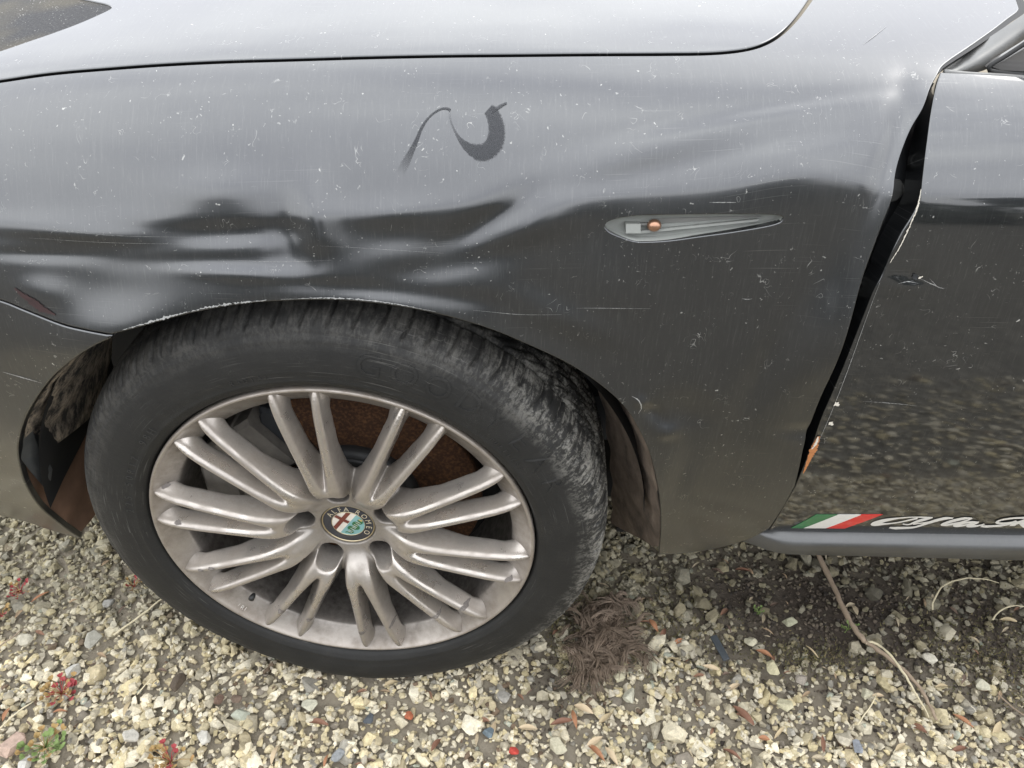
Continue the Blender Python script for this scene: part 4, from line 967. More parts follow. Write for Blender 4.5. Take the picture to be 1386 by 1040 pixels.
# shoulder lugs: curved cross grooves, irregular pitch
pitch = 5.0; warp = deg + 1.1*np.sin(np.radians(deg*5)) + 90*(Dt-.02)*np.clip((.06-Dt)/.05, 0, 1)*.6
ph = np.mod(warp, pitch) - pitch/2
sh = np.clip((Rt-.3085)/.006, 0, 1)*(Dt < .052)
dep = np.maximum(dep, groove(ph*np.pi/180*.32, .0036, .00025)*.0042*sh)
ph2 = np.mod(warp+pitch/2, pitch) - pitch/2
dep = np.maximum(dep, groove(ph2*np.pi/180*.32, .0018, .0003)*.0022*sh)
ph3 = np.mod(deg*1.0 + 320*(Dt-.10), 4.2) - 2.1
dep = np.maximum(dep, groove(ph3*np.pi/180*.32, .0042, .0005)*.005*crown*(Dt > .052))
ph4 = np.mod(deg*1.0 + 300*(Dt-.10)+.9, 1.4) - .7
dep = np.maximum(dep, groove(ph4*np.pi/180*.32, .0012, .0003)*.002*crown*(Dt > .052))
# moulded rings and ribs of the sidewall
side_ = (Dt < .02)
ring = np.zeros_like(Rt)
for rc, hh, ww in ((.3045, -.0012, .0009), (.2985, .0009, .0012), (.2900, .0005, .0006), (.2625, .0007, .0007), (.2575, .0005, .0006), (.2505, .0010, .0022)):
    ring += np.exp(-((Rt-rc)/ww)**2)*hh*side_
ribs = (np.mod(deg, .9) < .4)*((Rt > .2995) & (Rt < .3035))*side_*.00025
# worn buttresses above the outer ring
butt = groove(np.mod(warp+1.2, pitch)-pitch/2, 3.0, .2)*((Rt > .306) & (Rt < .3125))*side_*.0006
disp = -dep + ring + ribs + butt
sink = 0
Rn = Rt + nrm[J, 0]*disp; Dn = Dt + nrm[J, 1]*disp
Xt, Zt = Rn*np.cos(A), Rn*np.sin(A)
# flattened where it stands
low = np.clip(-Zt - (OZ-.004), 0, 1); Zt = Zt + low*.97; bulge_ = np.exp(-((Zt+.285)/.035)**2)*np.exp(-(Xt/.10)**2)*.006; Dn = Dn - bulge_*(Dt < .06)
V = np.stack([Xt, Dn, Zt], -1).reshape(-1, 3)
i = np.arange(nt)[:, None]; j = np.arange(na-1)[None]; i2 = (i+1) % nt
F = np.stack([i*na+j, i2*na+j, i2*na+j+1, i*na+j+1], -1).reshape(-1, 4)
t = MT('worn_tyre_rubber'); c = t.coord('Object'); n1 = t.noise(c, 26, 7, .7); n2 = t.noise(c, 260, 5, .7, .6); n3 = t.noise(c, 7, 3)
sp = t.new('ShaderNodeSeparateXYZ'); t.l.new(c, sp.inputs[0])
rad = t.math('SQRT', t.math('ADD', t.math('MULTIPLY', sp.outputs[0], sp.outputs[0]), t.math('MULTIPLY', sp.outputs[2], sp.outputs[2])))
at = t.math('ARCTAN2', sp.outputs[2], sp.outputs[0]); cv_ = t.new('ShaderNodeCombineXYZ'); t.l.new(t.math('MULTIPLY', at, 5.0), cv_.inputs[0]); t.l.new(t.math('MULTIPLY', rad, 620), cv_.inputs[1])
arcs = t.ramp(t.noise(cv_.outputs[0], 1.0, 3, .6), [(.60, 0), (.70, 1)]); arck = t.ramp(t.noise(c, 9, 3), [(.45, 0), (.6, 1)])
cv2 = t.new('ShaderNodeCombineXYZ'); t.l.new(t.math('MULTIPLY', at, 60.0), cv2.inputs[0]); t.l.new(t.math('MULTIPLY', rad, 90), cv2.inputs[1]); rl = t.noise(cv2.outputs[0], 1.0, 5, .7, .8)
outer = t.ramp(rad, [(.285, 0), (.312, .75), (.33, 1)])
# caked pale mud on the rear quarter of the tread
qd = t.ramp(sp.outputs[0], [(.0, .12), (.17, .22), (.26, 1)])
cake = t.ramp(t.math('ADD', t.math('ADD', t.math('MULTIPLY', n1, .40), t.math('MULTIPLY', n2, .25)), t.math('MULTIPLY', rl, .35)), [(.48, 0), (.55, .7), (.62, 1)])
cakef = t.math('MULTIPLY', t.math('MULTIPLY', cake, outer), qd)
film = t.math('MULTIPLY', t.ramp(t.math('ADD', t.math('MULTIPLY', n1, .6), t.math('MULTIPLY', rl, .4)), [(.38, .08), (.66, .9)]), t.math('ADD', t.math('MULTIPLY', outer, .30), .05))
scr = t.ramp(t.noise(t.coord('Object', (1, 1, 1), (0, .7, 0)), 120, 3, .6, 3.5), [(.495, 0), (.5, .8), (.505, 0)])
scrk = t.ramp(t.noise(c, 13, 3), [(.50, 0), (.62, .5)])
col = t.mix(film, (.0085, .0085, .008), (.15, .14, .125)); col = t.mix(t.math('MULTIPLY', scr, scrk), col, (.20, .19, .18)); col = t.mix(t.math('MULTIPLY', t.math('MULTIPLY', arcs, arck), .55), col, (.15, .145, .135)); col = t.mix(cakef, col, (.37, .355, .315))
t.set(Base_Color=col, Roughness=.68); t.bump(t.math('ADD', n2, t.math('MULTIPLY', cakef, .8)), .35, .0014); M['tyre'] = t.m
tyre = mesh_from('tyre', V, F, M['tyre'], wheel, True)
# raised lettering
TPa = np.array(TPm); sel = TPa[:, 1] < .03
def side_depth(rr):
    q = pr[pr[:, 1] < .03]; o = np.argsort(q[:, 0]); return np.interp(rr, q[o, 0], q[o, 1]) - .0007
def side_depth_big(rr):
    q = pr[pr[:, 1] < .03]; o = np.argsort(q[:, 0]); return np.interp(rr, q[o, 0], q[o, 1]) - .0010
M['letter_rubber'] = simple('worn_letter_rubber', (.040, .039, .037), .6, nscale=90, namp=.45)
M['letter_faint'] = simple('faint_letter_rubber', (.026, .0255, .024), .65, nscale=90, namp=.4)
arc_text('raised_lettering', 'GOODYEAR', .036, .268, 78, -7.6, side_depth_big, M['tyre'], wheel, thick=.002, sx=1.05)
arc_text('raised_lettering', '225', .0125, .2530, 171.0, -2.6, side_depth, M['letter_faint'], wheel, thick=.001)
arc_text('raised_lettering', '50R17', .0125, .2530, 160.5, -2.6, side_depth, M['letter_faint'], wheel, thick=.001)
arc_text('raised_lettering', '98H', .0125, .2530, 143.5, -2.6, side_depth, M['letter_faint'], wheel, thick=.001)
arc_text('raised_lettering', 'TUBELESS', .0070, .2560, 45, -1.7, side_depth, M['letter_faint'], wheel, thick=.001)
arc_text('raised_lettering', 'RADIAL', .0075, .2560, 110, -1.8, side_depth, M['letter_faint'], wheel, thick=.001)
# ------------------------------------------------------------------ ground and gravel
t = MT('dark_gritty_soil'); c = t.coord('Object'); n1 = t.noise(c, 6, 6, .6); n2 = t.noise(c, 90, 6, .7); v = t.voro(c, 85, out='Color'); vd = t.voro(c, 85)
hsv = t.new('ShaderNodeSeparateColor'); t.l.new(v, hsv.inputs[0])
stone = t.ramp(hsv.outputs[0], [(0, (.10, .095, .08)), (.4, (.24, .23, .19)), (.8, (.40, .37, .29)), (1, (.52, .49, .42))])
gp = t.ramp(vd, [(.0, 1), (.55, .8), (.75, .15)]); far = t.new('ShaderNodeSeparateXYZ'); t.l.new(c, far.inputs[0])
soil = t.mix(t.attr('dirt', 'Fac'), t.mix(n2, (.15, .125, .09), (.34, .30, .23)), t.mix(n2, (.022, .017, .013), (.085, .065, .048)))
wild = t.ramp(t.math('ADD', far.outputs[1], 1.0), [(.60, 1), (.70, 0)])  # unseen ground beyond is toned down to darken what the paint mirrors
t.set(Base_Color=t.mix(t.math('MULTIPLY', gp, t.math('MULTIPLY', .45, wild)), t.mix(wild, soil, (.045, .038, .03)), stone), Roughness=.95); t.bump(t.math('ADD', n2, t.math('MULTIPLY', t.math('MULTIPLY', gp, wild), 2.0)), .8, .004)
M['soil'] = t.m
# regions where soil shows and stones thin out
def soil_and_dimming(x, y):
    d = np.zeros_like(x)
    for (cx, cy, sx, sy, a) in ((.76, .13, .24, .13, 1.15), (.98, .12, .14, .16, .9), (.58, .16, .13, .08, .9), (.32, .12, .05, .05, .6), (.90, -.02, .10, .05, .55), (.27, .0, .045, .05, .75), (.55, .03, .06, .02, .4), (.40, -.085, .04, .02, .25), (.12, -.1, .06, .02, .12), (.35, -1.02, 1.2, .30, .95)):  # last patch, out of view, is added to darken the wing's reflections
        d = np.maximum(d, a*np.exp(-((x-cx)/sx)**2-((y-cy)/sy)**2))
    n_ = .5+.5*np.sin(x*31+np.sin(y*27)*2)*np.sin(y*37+np.sin(x*19)*2)
    return np.clip(d*(.75+.5*n_), 0, 1)
# near patch with relief, inside a sheet that reaches the horizon
gxs = np.concatenate([[-120, -40, -15, -6, -3, -2], np.arange(-1.5, 2.2, .03), [3, 5, 9, 20, 60, 120]]); gys = np.concatenate([[-120, -40, -15, -6, -3, -2], np.arange(-1.2, 1.2, .03), [2, 4, 9, 20, 60, 120]])
GX, GY = np.meshgrid(gxs, gys, indexing='ij')
def relief(x, y):
    return .004*np.sin(x*7.1+1)*np.cos(y*9.3) + .003*np.sin(x*17+y*13) - .004
GZ = np.where((np.abs(GX) < 2.5) & (np.abs(GY) < 2.5), relief(GX, GY), -.004)
nI, nJ = GX.shape; i = np.arange(nI-1)[:, None]; j = np.arange(nJ-1)[None]
F = np.stack([i*nJ+j, (i+1)*nJ+j, (i+1)*nJ+j+1, i*nJ+j+1], -1).reshape(-1, 4)
soil_dimming = soil_and_dimming(GX.ravel(), GY.ravel())
ground = mesh_from('ground', np.stack([GX, GY, GZ], -1).reshape(-1, 3), F, M['soil'], None, True, attrs={'dirt': soil_dimming}); tag(ground, 'gritty soil under the gravel', None, None, 'structure')

t = MT('crushed_limestone'); cc = t.attr('tint'); c = t.coord('Object'); n = t.noise(c, 150, 5, .7); n2 = t.noise(c, 700, 3)
col = t.mix(t.ramp(n, [(.35, 0), (.7, 1)]), t.mix(.5, cc, (.10, .085, .06), 'MULTIPLY'), cc)
mc = t.new('ShaderNodeMix'); mc.data_type = 'RGBA'; mc.blend_type = 'MULTIPLY'; mc.inputs[0].default_value = 1
lv = t.ramp(n, [(.25, .62), (.65, 1.08)]); t.l.new(cc, mc.inputs[6]); t.l.new(lv, mc.inputs[7]); lv2 = t.ramp(n2, [(.2, .82), (.8, 1.1)])
mc2 = t.new('ShaderNodeMix'); mc2.data_type = 'RGBA'; mc2.blend_type = 'MULTIPLY'; mc2.inputs[0].default_value = 1; t.l.new(mc.outputs[2], mc2.inputs[6]); t.l.new(lv2, mc2.inputs[7])
t.set(Base_Color=mc2.outputs[2], Roughness=.85); t.bump(t.math('ADD', n, n2), .35, .0012); M['stone'] = t.m

def hull_shape(seed, npts=15, flat=.62):
    rg = np.random.default_rng(seed); P = rg.normal(size=(npts, 3)); P /= np.linalg.norm(P, axis=1, keepdims=True)
    P *= rg.uniform(.78, 1.08, size=(npts, 1)); P *= [1, rg.uniform(.62, .95), rg.uniform(flat*.75, flat*1.2)]
    bm = bmesh.new(); vs = [bm.verts.new(p) for p in P]; r = bmesh.ops.convex_hull(bm, input=vs)
    for v_ in [g for g in r['geom_interior'] if isinstance(g, bmesh.types.BMVert)]: bm.verts.remove(v_)
    bmesh.ops.triangulate(bm, faces=bm.faces[:]); bm.verts.index_update()
    V = np.array([v_.co[:] for v_ in bm.verts]); F = np.array([[l.vert.index for l in f_.loops] for f_ in bm.faces]); bm.free()
    return V, F
SHAPES = [hull_shape(s_, 15 + s_ % 6) for s_ in range(40)]
def big_shape(seed):
    """a larger stone: hull with chipped, softened facets"""
    rg = np.random.default_rng(seed); bm = bmesh.new(); P = rg.normal(size=(15, 3)); P /= np.linalg.norm(P, axis=1, keepdims=True); P *= [1, .8, .6]
    vs = [bm.verts.new(p) for p in P]; r = bmesh.ops.convex_hull(bm, input=vs)
    for v_ in [g for g in r['geom_interior'] if isinstance(g, bmesh.types.BMVert)]: bm.verts.remove(v_)
    bmesh.ops.bevel(bm, geom=bm.edges[:], offset=.07, segments=1, affect='EDGES', clamp_overlap=True)
    bmesh.ops.triangulate(bm, faces=bm.faces[:]); bmesh.ops.subdivide_edges(bm, edges=bm.edges[:], cuts=1, use_grid_fill=True); bm.verts.index_update()
    from mathutils import noise
    for v_ in bm.verts: v_.co += v_.co.normalized()*noise.noise(v_.co*3.1+Vector((seed, 0, 0)))*.07
    bmesh.ops.triangulate(bm, faces=bm.faces[:]); V = np.array([v_.co[:] for v_ in bm.verts]); F = np.array([[l.vert.index for l in f_.loops] for f_ in bm.faces]); bm.free(); return V, F
PAL = 1.30*np.array([1.06, 1.0, .86])*np.array([(.52, .49, .41), (.46, .42, .31), (.56, .54, .48), (.38, .34, .25), (.30, .28, .235), (.60, .57, .49), (.25, .245, .235), (.40, .38, .34), (.50, .45, .31), (.135, .10, .075), (.33, .36, .33), (.17, .155, .14)])
PWT = np.array([.17, .14, .13, .10, .09, .10, .055, .08, .09, .025, .012, .03]); PWT /= PWT.sum()
HX0, HY0, HS = -1.5, -1.15, .0025; HM = np.zeros((int(3.7/HS), int(2.4/HS)), np.float32)
def place(n, rmin, rmax, xr, yr, power=2.0, big=False, keepfn=None, sinkk=.35):
    x = RNG.uniform(*xr, n); y = RNG.uniform(*yr, n); u = RNG.uniform(size=n); r = rmin*(rmax/rmin)**(u**power)
    k = RNG.uniform(size=n) > soil_and_dimming(x, y)*.93
    if keepfn is not None: k &= keepfn(x, y)
    return x[k], y[k], r[k]
VV = []; FFs = []; TT = []; vo = 0
def drop(x, y, r, sink=.30, tint=None, shapes=SHAPES):
    """settle one stone on the pile; returns vertices, faces"""
    global vo
    ix, iy = int((x-HX0)/HS), int((y-HY0)/HS); w = max(1, int(r*.75/HS))
    if ix-w < 0 or iy-w < 0 or ix+w >= HM.shape[0] or iy+w >= HM.shape[1]: h = 0.0
    else: h = float(HM[ix-w:ix+w+1, iy-w:iy+w+1].mean())
    V, F = shapes[int(RNG.integers(len(shapes)))]
    a, b, c_ = RNG.uniform(0, 2*math.pi), RNG.normal()*.32, RNG.normal()*.32
    ca, sa = math.cos(a), math.sin(a); R1 = np.array([[ca, -sa, 0], [sa, ca, 0], [0, 0, 1]]); R2 = np.array([[1, 0, 0], [0, math.cos(b), -math.sin(b)], [0, math.sin(b), math.cos(b)]]); R3 = np.array([[math.cos(c_), 0, math.sin(c_)], [0, 1, 0], [-math.sin(c_), 0, math.cos(c_)]])
    P = V @ (R3 @ R2).T @ R1.T*r; hz = -P[:, 2].min()
    zc = h + float(relief(x, y)) + hz*(1-sink*1.2)
    P = P + [x, y, zc]
    if not (ix-w < 0 or iy-w < 0 or ix+w >= HM.shape[0] or iy+w >= HM.shape[1]):
        top = zc + hz*.55 - float(relief(x, y)); sl = HM[ix-w:ix+w+1, iy-w:iy+w+1]; sl[:] = np.minimum(np.maximum(sl, sl*.25+top*.75), .0105)
    return P, F
tyre_gap = lambda x, y: ~((np.abs(x) < .085) & (y > .010) & (y < .20))
batches = []
groups = [(4000, .0085, .0205, 2.2), (9500, .0056, .0098, 1.3), (21000, .0032, .0062, 1.2)]
XR, YR = (-.95, 1.45), (-.34, .50)
items = []
for (n_, a, b, pw) in groups:
    x, y, r = place(n_, a, b, XR, YR, pw, keepfn=tyre_gap); items.append(np.c_[x, y, r])
xf, yf, rf = place(13000, .007, .018, (-1.4, 2.1), (-1.1, 1.0), 1.5, keepfn=lambda x, y: ~((x > XR[0]) & (x < XR[1]) & (y > YR[0]) & (y < YR[1]))); 
items = np.vstack(items); items = items[np.argsort(-items[:, 2] + RNG.normal(size=len(items))*.0025)]; items = np.vstack([items, np.c_[xf, yf, rf]])
# late pebbles lie loose on top
x, y, r = place(6000, .0018, .0046, XR, (-.30, .30), 1.0, keepfn=tyre_gap); items = np.vstack([items, np.c_[x, y, r]])
# named stones and their measured places in the photograph
def gpt(px, py, z=.006): return ray(px, py, 2, z)
NAMED = [
    (242, 925, .0155, (.10, .075, .052), 'rounded dark brown stone, largest of the brown ones, below the left of the tyre'),
    (296, 948, .0095, (.16, .10, .07), 'small reddish brown stone just right of the dark brown one'),
    (320, 945, .0105, (.17, .12, .085), 'flat brown stone nearest below the tyre, right of two other brown stones'),
    (36, 866, .0160, (.50, .46, .36), 'cream blocky stone at the left edge above the red weeds'),
    (128, 868, .0180, (.44, .42, .35), 'large pale speckled stone left of the grass straw by the tyre'),
    (148, 817, .0110, (.30, .29, .26), 'grey angular stone below the bumper corner'),
    (255, 835, .0130, (.42, .37, .27), 'tan flat stone tight against the lower left of the tyre'),
    (100, 910, .0140, (.55, .53, .47), 'white lumpy stone just above the red weeds'),
    (15, 1010, .0210, (.52, .38, .30), 'pinkish cracked stone in the bottom left corner'),
    (177, 998, .0130, (.54, .51, .44), 'whitish stone right of the green seedling'),
    (275, 1000, .0130, (.56, .53, .46), 'pale angular stone at the bottom between seedling and tyre'),
    (418, 955, .0135, (.54, .52, .40), 'rounded cream stone below the tyre, left of the slate chips'),
    (457, 1024, .0115, (.28, .29, .29), 'round grey stone at the bottom edge left of the tyre centre'),
    (498, 972, .0115, (.085, .095, .105), 'slate blue chip lying flat below the tyre'),
    (661, 993, .0105, (.15, .19, .21), 'blue grey pebble standing by the tan leaf litter'),
    (553, 970, .0085, (.42, .13, .06), 'orange red brick crumb below the tyre'),
    (695, 1018, .0085, (.55, .07, .05), 'bright red pebble at the bottom edge'),
    (755, 1010, .0155, (.50, .46, .33), 'cream stone at the bottom edge right of the red pebble'),
    (683, 945, .0125, (.33, .31, .27), 'round greyish stone in front of the tyre right of centre'),
    (838, 918, .0105, (.52, .48, .33), 'upright tan stone right of the hair tuft'),
    (853, 943, .0145, (.56, .54, .42), 'yellowish white stone just below the right of the hair tuft'),
    (882, 905, .0115, (.52, .49, .36), 'cream stone beside the orange leaves right of the hair tuft'),
    (1046, 905, .0145, (.55, .50, .32), 'yellowish stone, biggest right of the slate strip'),
    (1016, 870, .0120, (.54, .50, .36), 'pale yellow stone above the orange bark chip'),
    (1062, 955, .0130, (.53, .49, .33), 'yellow white stone above the reddish bark piece'),
    (1258, 893, .0130, (.58, .54, .44), 'white stone on the dark soil right of the twig'),
    (1068, 843, .0140, (.40, .39, .27), 'mossy greenish stone under the sill'),
    (1172, 940, .0115, (.54, .51, .37), 'cream stone inside the fork of the twig'),
    (1330, 930, .0125, (.56, .53, .40), 'pale stone near the right edge beside the dark soil'),
    (1160, 1012, .0110, (.27, .285, .31), 'bluish grey stone at the bottom edge below the twig'),
    (1085, 920, .0120, (.33, .29, .24), 'tall brownish grey stone right of the biggest yellowish one'),
    (35, 1035, .0120, (.55, .53, .48), 'white stone cut by the bottom edge near the green seedling'),
]
for q, (px, py, rad_, tint, lab) in enumerate(NAMED):
    g = gpt(px, py, .010); k = (items[:, 2] > .0045) & (np.hypot(items[:, 0]-g[0], items[:, 1]-g[1]) < rad_*1.05); items = items[~k]
prevW = .0
kx = RNG.uniform(.2, 1.35, 15000); ky = RNG.uniform(-.12, .34, 15000); kk_ = RNG.uniform(size=15000) < soil_and_dimming(kx, ky)*.8; crumbs = np.c_[kx[kk_], ky[kk_], RNG.uniform(.0016, .0048, kk_.sum())]
ncr = len(crumbs); items = np.vstack([crumbs, items])
for ii, (x, y, r) in enumerate(items):
    P, F = drop(x, y, r); VV.append(P); FFs.append(F+vo); vo += len(P)
    ti = RNG.choice(len(PAL), p=PWT); tc_ = PAL[ti]*RNG.uniform(.78, 1.12)*(1 - .35*0)
    # under and behind the car the stones wear a film of moss and soil
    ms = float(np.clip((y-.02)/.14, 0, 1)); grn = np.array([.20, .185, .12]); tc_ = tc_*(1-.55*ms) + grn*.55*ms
    dd = float(soil_and_dimming(np.array([x]), np.array([y]))[0]); tc_ = tc_*(1-.55*dd)
    if ii < ncr: tc_ = np.array([(.085, .066, .048), (.12, .095, .07), (.05, .04, .032), (.17, .14, .10)][ii % 4])*RNG.uniform(.7, 1.2)
    TT.append(np.tile(tc_, (len(P), 1)))
gravel = mesh_from('gravel', np.vstack(VV), np.vstack(FFs), M['stone'], None, False, attrs={'tint': np.vstack(TT)}); tag(gravel, 'cream and grey crushed limestone gravel', None, None, 'stuff')
print('stones', len(items))
for q, (px, py, rad_, tint, lab) in enumerate(NAMED):
    g = gpt(px, py, .010); V, F = big_shape(q+3); a = RNG.uniform(0, 6.28); ca, sa = math.cos(a), math.sin(a)
    fl_ = .5 if 'flat' in lab or 'slate' in lab else 1.0
    P = (V*[1, 1, fl_]) @ np.array([[ca, -sa, 0], [sa, ca, 0], [0, 0, 1]]).T*rad_*1.0
    o = mesh_from('stone', P, F, M['stone'], None, False, attrs={'tint': np.tile(tint, (len(P), 1))}); o.location = (g[0], g[1], .011 + rad_*.12*fl_); tag(o, lab, 'stone', 'larger stones in the gravel')

# ---- dead leaves, bark chips, twigs
def ground_h(x, y):
    ix, iy = int((x-HX0)/HS), int((y-HY0)/HS); w = 2; return float(HM[ix-w:ix+w+1, iy-w:iy+w+1].max()) + float(relief(x, y))
def leaf_mesh(seed, fat=.2):
    rg = np.random.default_rng(seed); n = 9; V = []; curl = rg.uniform(.05, .22); tw = rg.uniform(-.6, .6)
    for i in range(n):
        u = i/(n-1); w = fat*math.sin(math.pi*min(1, u*1.02))**.8*(1-.25*u) + .004
        for s_ in (-1, -.5, 0, .5, 1):
            V.append((u-.5, s_*w, curl*math.sin(math.pi*u) + .35*w*abs(s_)**1.5 + tw*.10*s_*u + (-.02 if s_ == 0 else 0)))
    F = [(i*5+j, i*5+j+1, (i+1)*5+j+1, (i+1)*5+j) for i in range(n-1) for j in range(4)]; V = np.array(V); m = len(V)
    V2 = V - [0, 0, .02]; F2 = [tuple(m+i for i in f_[::-1]) for f_ in F]; return np.vstack([V, V2]), F + F2
def leaf_mat(name, c1, c2):
    t = MT(name); c = t.coord('Object'); n = t.noise(c, 120, 4); t.set(Base_Color=t.mix(n, c1, c2), Roughness=.7); return t.m
LMAT = {'orange': leaf_mat('orange_dead_leaf', (.26, .105, .05), (.42, .22, .11)), 'tan': leaf_mat('straw_coloured_leaf', (.36, .28, .16), (.55, .45, .28)), 'brown': leaf_mat('red_brown_bark', (.13, .06, .035), (.26, .13, .08)), 'pale': leaf_mat('pale_dry_leaf', (.44, .33, .20), (.60, .49, .33))}
LEAVES = [(1294-886, 0, 0, '')]
def lv(px, py, length, ang, kind, lab, fat=.2, zoff=.0):
    g = gpt(px, py, .014); length *= .84; V, F = leaf_mesh(int(px*7+py), fat*.85); V = V*[length, length, length]
    o = mesh_from('dead_leaf', V, F, LMAT[kind], None, True); o.location = (g[0], g[1], max(.010, ground_h(g[0], g[1])+.002) + zoff); o.rotation_euler = (RNG.normal()*.12, RNG.normal()*.12, math.radians(ang))
    tag(o, lab, 'leaf', 'dead leaves on the gravel')
    return o
lv(919, 868, .028, 25, 'orange', 'orange leaf beside the grey slate strip, right of another orange leaf')
lv(885, 845, .030, -60, 'orange', 'orange leaf standing steeply right of the hair tuft')
lv(897, 856, .028, 60, 'brown', 'brown leaf crossing between the two orange leaves')
lv(912, 891, .026, -10, 'tan', 'straw coloured leaf just below the orange leaf', .16)
lv(963, 902, .032, -8, 'pale', 'pale leaf directly under the grey slate strip', .16)
lv(1036, 884, .034, -25, 'orange', 'orange bark chip under the yellow stone', .2)
lv(1007, 966, .045, -52, 'brown', 'long red brown bark piece at lower centre right', .17)
lv(1035, 998, .020, -5, 'orange', 'short orange brown chip beside the long bark piece', .3)
lv(994, 928, .030, 25, 'pale', 'peach coloured leaf above the long bark piece', .2)
lv(1056, 990, .030, 40, 'tan', 'tan curled leaf right of the long bark piece', .12)
lv(992, 1020, .034, -35, 'brown', 'brown leaf near the bottom edge below the long bark piece', .15)
lv(1190, 940, .022, 0, 'pale', 'small peach leaf inside the twig fork', .22)
lv(1305, 977, .038, -45, 'orange', 'orange leaf lying against a stone in the lower right', .16)
lv(1350, 985, .034, 45, 'tan', 'tan leaf near the right edge below the dark soil', .2)
lv(1300, 1013, .030, 12, 'brown', 'pinkish brown leaf at the bottom right', .2)
lv(1275, 930, .026, 5, 'tan', 'straw leaf right of the twig end', .18)
lv(1366, 838, .030, -12, 'tan', 'leaf by the curved grass stem at the right edge', .16)
lv(790, 958, .036, -28, 'pale', 'peach leaf below the hair tuft, upper of two')
lv(820, 970, .034, 38, 'tan', 'straw leaf below the hair tuft, lower right', .18)
lv(778, 972, .034, -80, 'orange', 'upright peach orange leaf below the hair tuft', .16)
lv(715, 984, .034, 2, 'pale', 'light tan leaf left of the leaf pile', .2)
lv(760, 976, .040, 15, 'brown', 'brown leaf in the middle of the litter below the hair', .14)
lv(808, 1018, .040, -50, 'orange', 'reddish tan leaf at the bottom edge below the litter', .16)
lv(828, 1022, .036, -58, 'pale', 'peach leaf at the bottom edge right of the reddish one', .18)
lv(805, 1002, .034, 30, 'pale', 'small pale leaf crossing above the bottom leaves', .2)
lv(668, 985, .032, 80, 'pale', 'upright tan leaf beside the blue grey pebble', .18)
lv(80, 962, .026, 3, 'orange', 'orange leaf under the red weeds at left', .14)
lv(7, 965, .024, 88, 'orange', 'orange leaf at the left edge', .2)
lv(53, 806, .034, 45, 'orange', 'orange twig like leaf below the bumper corner', .10)
lv(172, 957, .030, 85, 'tan', 'yellowish leaf standing between stones left of the brown stone', .16)
lv(325, 910, .034, 35, 'tan', 'straw leaf below the left of the tyre', .14)
lv(372, 1020, .034, 80, 'pale', 'light bark chip at the bottom left of centre', .16)
lv(430, 977, .036, -8, 'brown', 'dark brown leaf left of the slate chip', .16)
lv(530, 925, .030, 15, 'tan', 'curled tan leaf against the foot of the tyre', .2)
lv(590, 1008, .028, 60, 'brown', 'dark dead leaf left of the red pebble', .2)
lv(441, 1028, .022, 80, 'orange', 'orange chip cut by the bottom edge', .16)
lv(1115, 1005, .030, 78, 'brown', 'brown upright leaf at the bottom right of centre', .16)
lv(1220, 1010, .026, 30, 'tan', 'straw leaf at the bottom below the twig', .2)
lv(1245, 985, .030, -50, 'brown', 'mauve brown crumpled leaf under the twig end', .3)
lv(1100, 880, .030, -60, 'tan', 'thin tan stalk leaf left of the twig', .06)
lv(835, 830, .026, 30, 'brown', 'dark leaf under the sill near the tyre', .2)
lv(1006, 770, .030, -12, 'brown', 'brown leaf in the shade of the sill', .16)
# a wide scatter of small litter, too many to count
parts = []; cols = []
for q in range(300):
    x, y = RNG.uniform(-.85, 1.3), RNG.uniform(-.28, .25); V, F = leaf_mesh(q+900, RNG.uniform(.08, .22)); L0 = RNG.uniform(.008, .021); a = RNG.uniform(0, 6.28); ca, sa = math.cos(a), math.sin(a)
    P = V*L0 @ np.array([[ca, -sa, 0], [sa, ca, 0], [0, 0, 1]]).T + [x, y, max(.006, ground_h(x, y))+.001]; parts.append((P, F)); cc_ = [(.44, .36, .24), (.50, .42, .29), (.24, .13, .08), (.16, .11, .08), (.50, .44, .32), (.36, .26, .16)][RNG.integers(6)]; cols.append(np.tile(cc_, (len(P), 1)))
V, F = join_parts(parts); litter = mesh_from('leaf_litter', V, F, M['stone'], None, True, attrs={'tint': np.vstack(cols)}); tag(litter, 'fine dry leaf litter scattered over the gravel', None, None, 'stuff')
M['twig'] = leaf_mat('weathered_twig', (.20, .145, .10), (.36, .28, .20)); M['straw'] = leaf_mat('pale_straw', (.52, .46, .30), (.66, .58, .40))
def ground_tube(name, px, rads, mat, lab, cat, zs=None, parent=None, group=None, n=8):
    q = catmull(px, 8); zz = np.interp(np.linspace(0, 1, len(q)), np.linspace(0, 1, len(zs)), zs) if zs is not None else np.full(len(q), .018)
    P = np.array([ray(a, b, 2, z) for (a, b), z in zip(q, zz)]); P += RNG.normal(size=P.shape)*.0006
    v_, f_ = tube(P, np.interp(np.linspace(0, 1, len(q)), np.linspace(0, 1, len(rads)), rads)*(1+RNG.normal(size=len(q))*.10), n)
    o = mesh_from(name, v_, f_, mat, parent); 
    if lab: tag(o, lab, cat, group)
    return o
tw = empty('fallen_twig', tuple(ray(1180, 880, 2, .02))); tag(tw, 'brown forked twig running out from under the sill over the gravel', 'twig')
tw_off = Vector(tw.location)
def child_tube(*a, **k):
    o = ground_tube(*a, **k); o.parent = tw; o.matrix_parent_inverse = Matrix.Translation(-tw_off); return o
child_tube('stem', [(1104, 744), (1112, 760), (1124, 785), (1136, 812), (1150, 840), (1162, 858), (1172, 870)], [.0042, .0044, .0040, .0042, .0036], M['twig'], None, None, [.05, .035, .028, .024, .022])
child_tube('branch', [(1168, 866), (1190, 881), (1215, 900), (1240, 925), (1256, 950), (1268, 976)], [.0036, .0032, .0028, .0026, .0018], M['twig'], None, None, [.022, .024, .026, .024, .02])
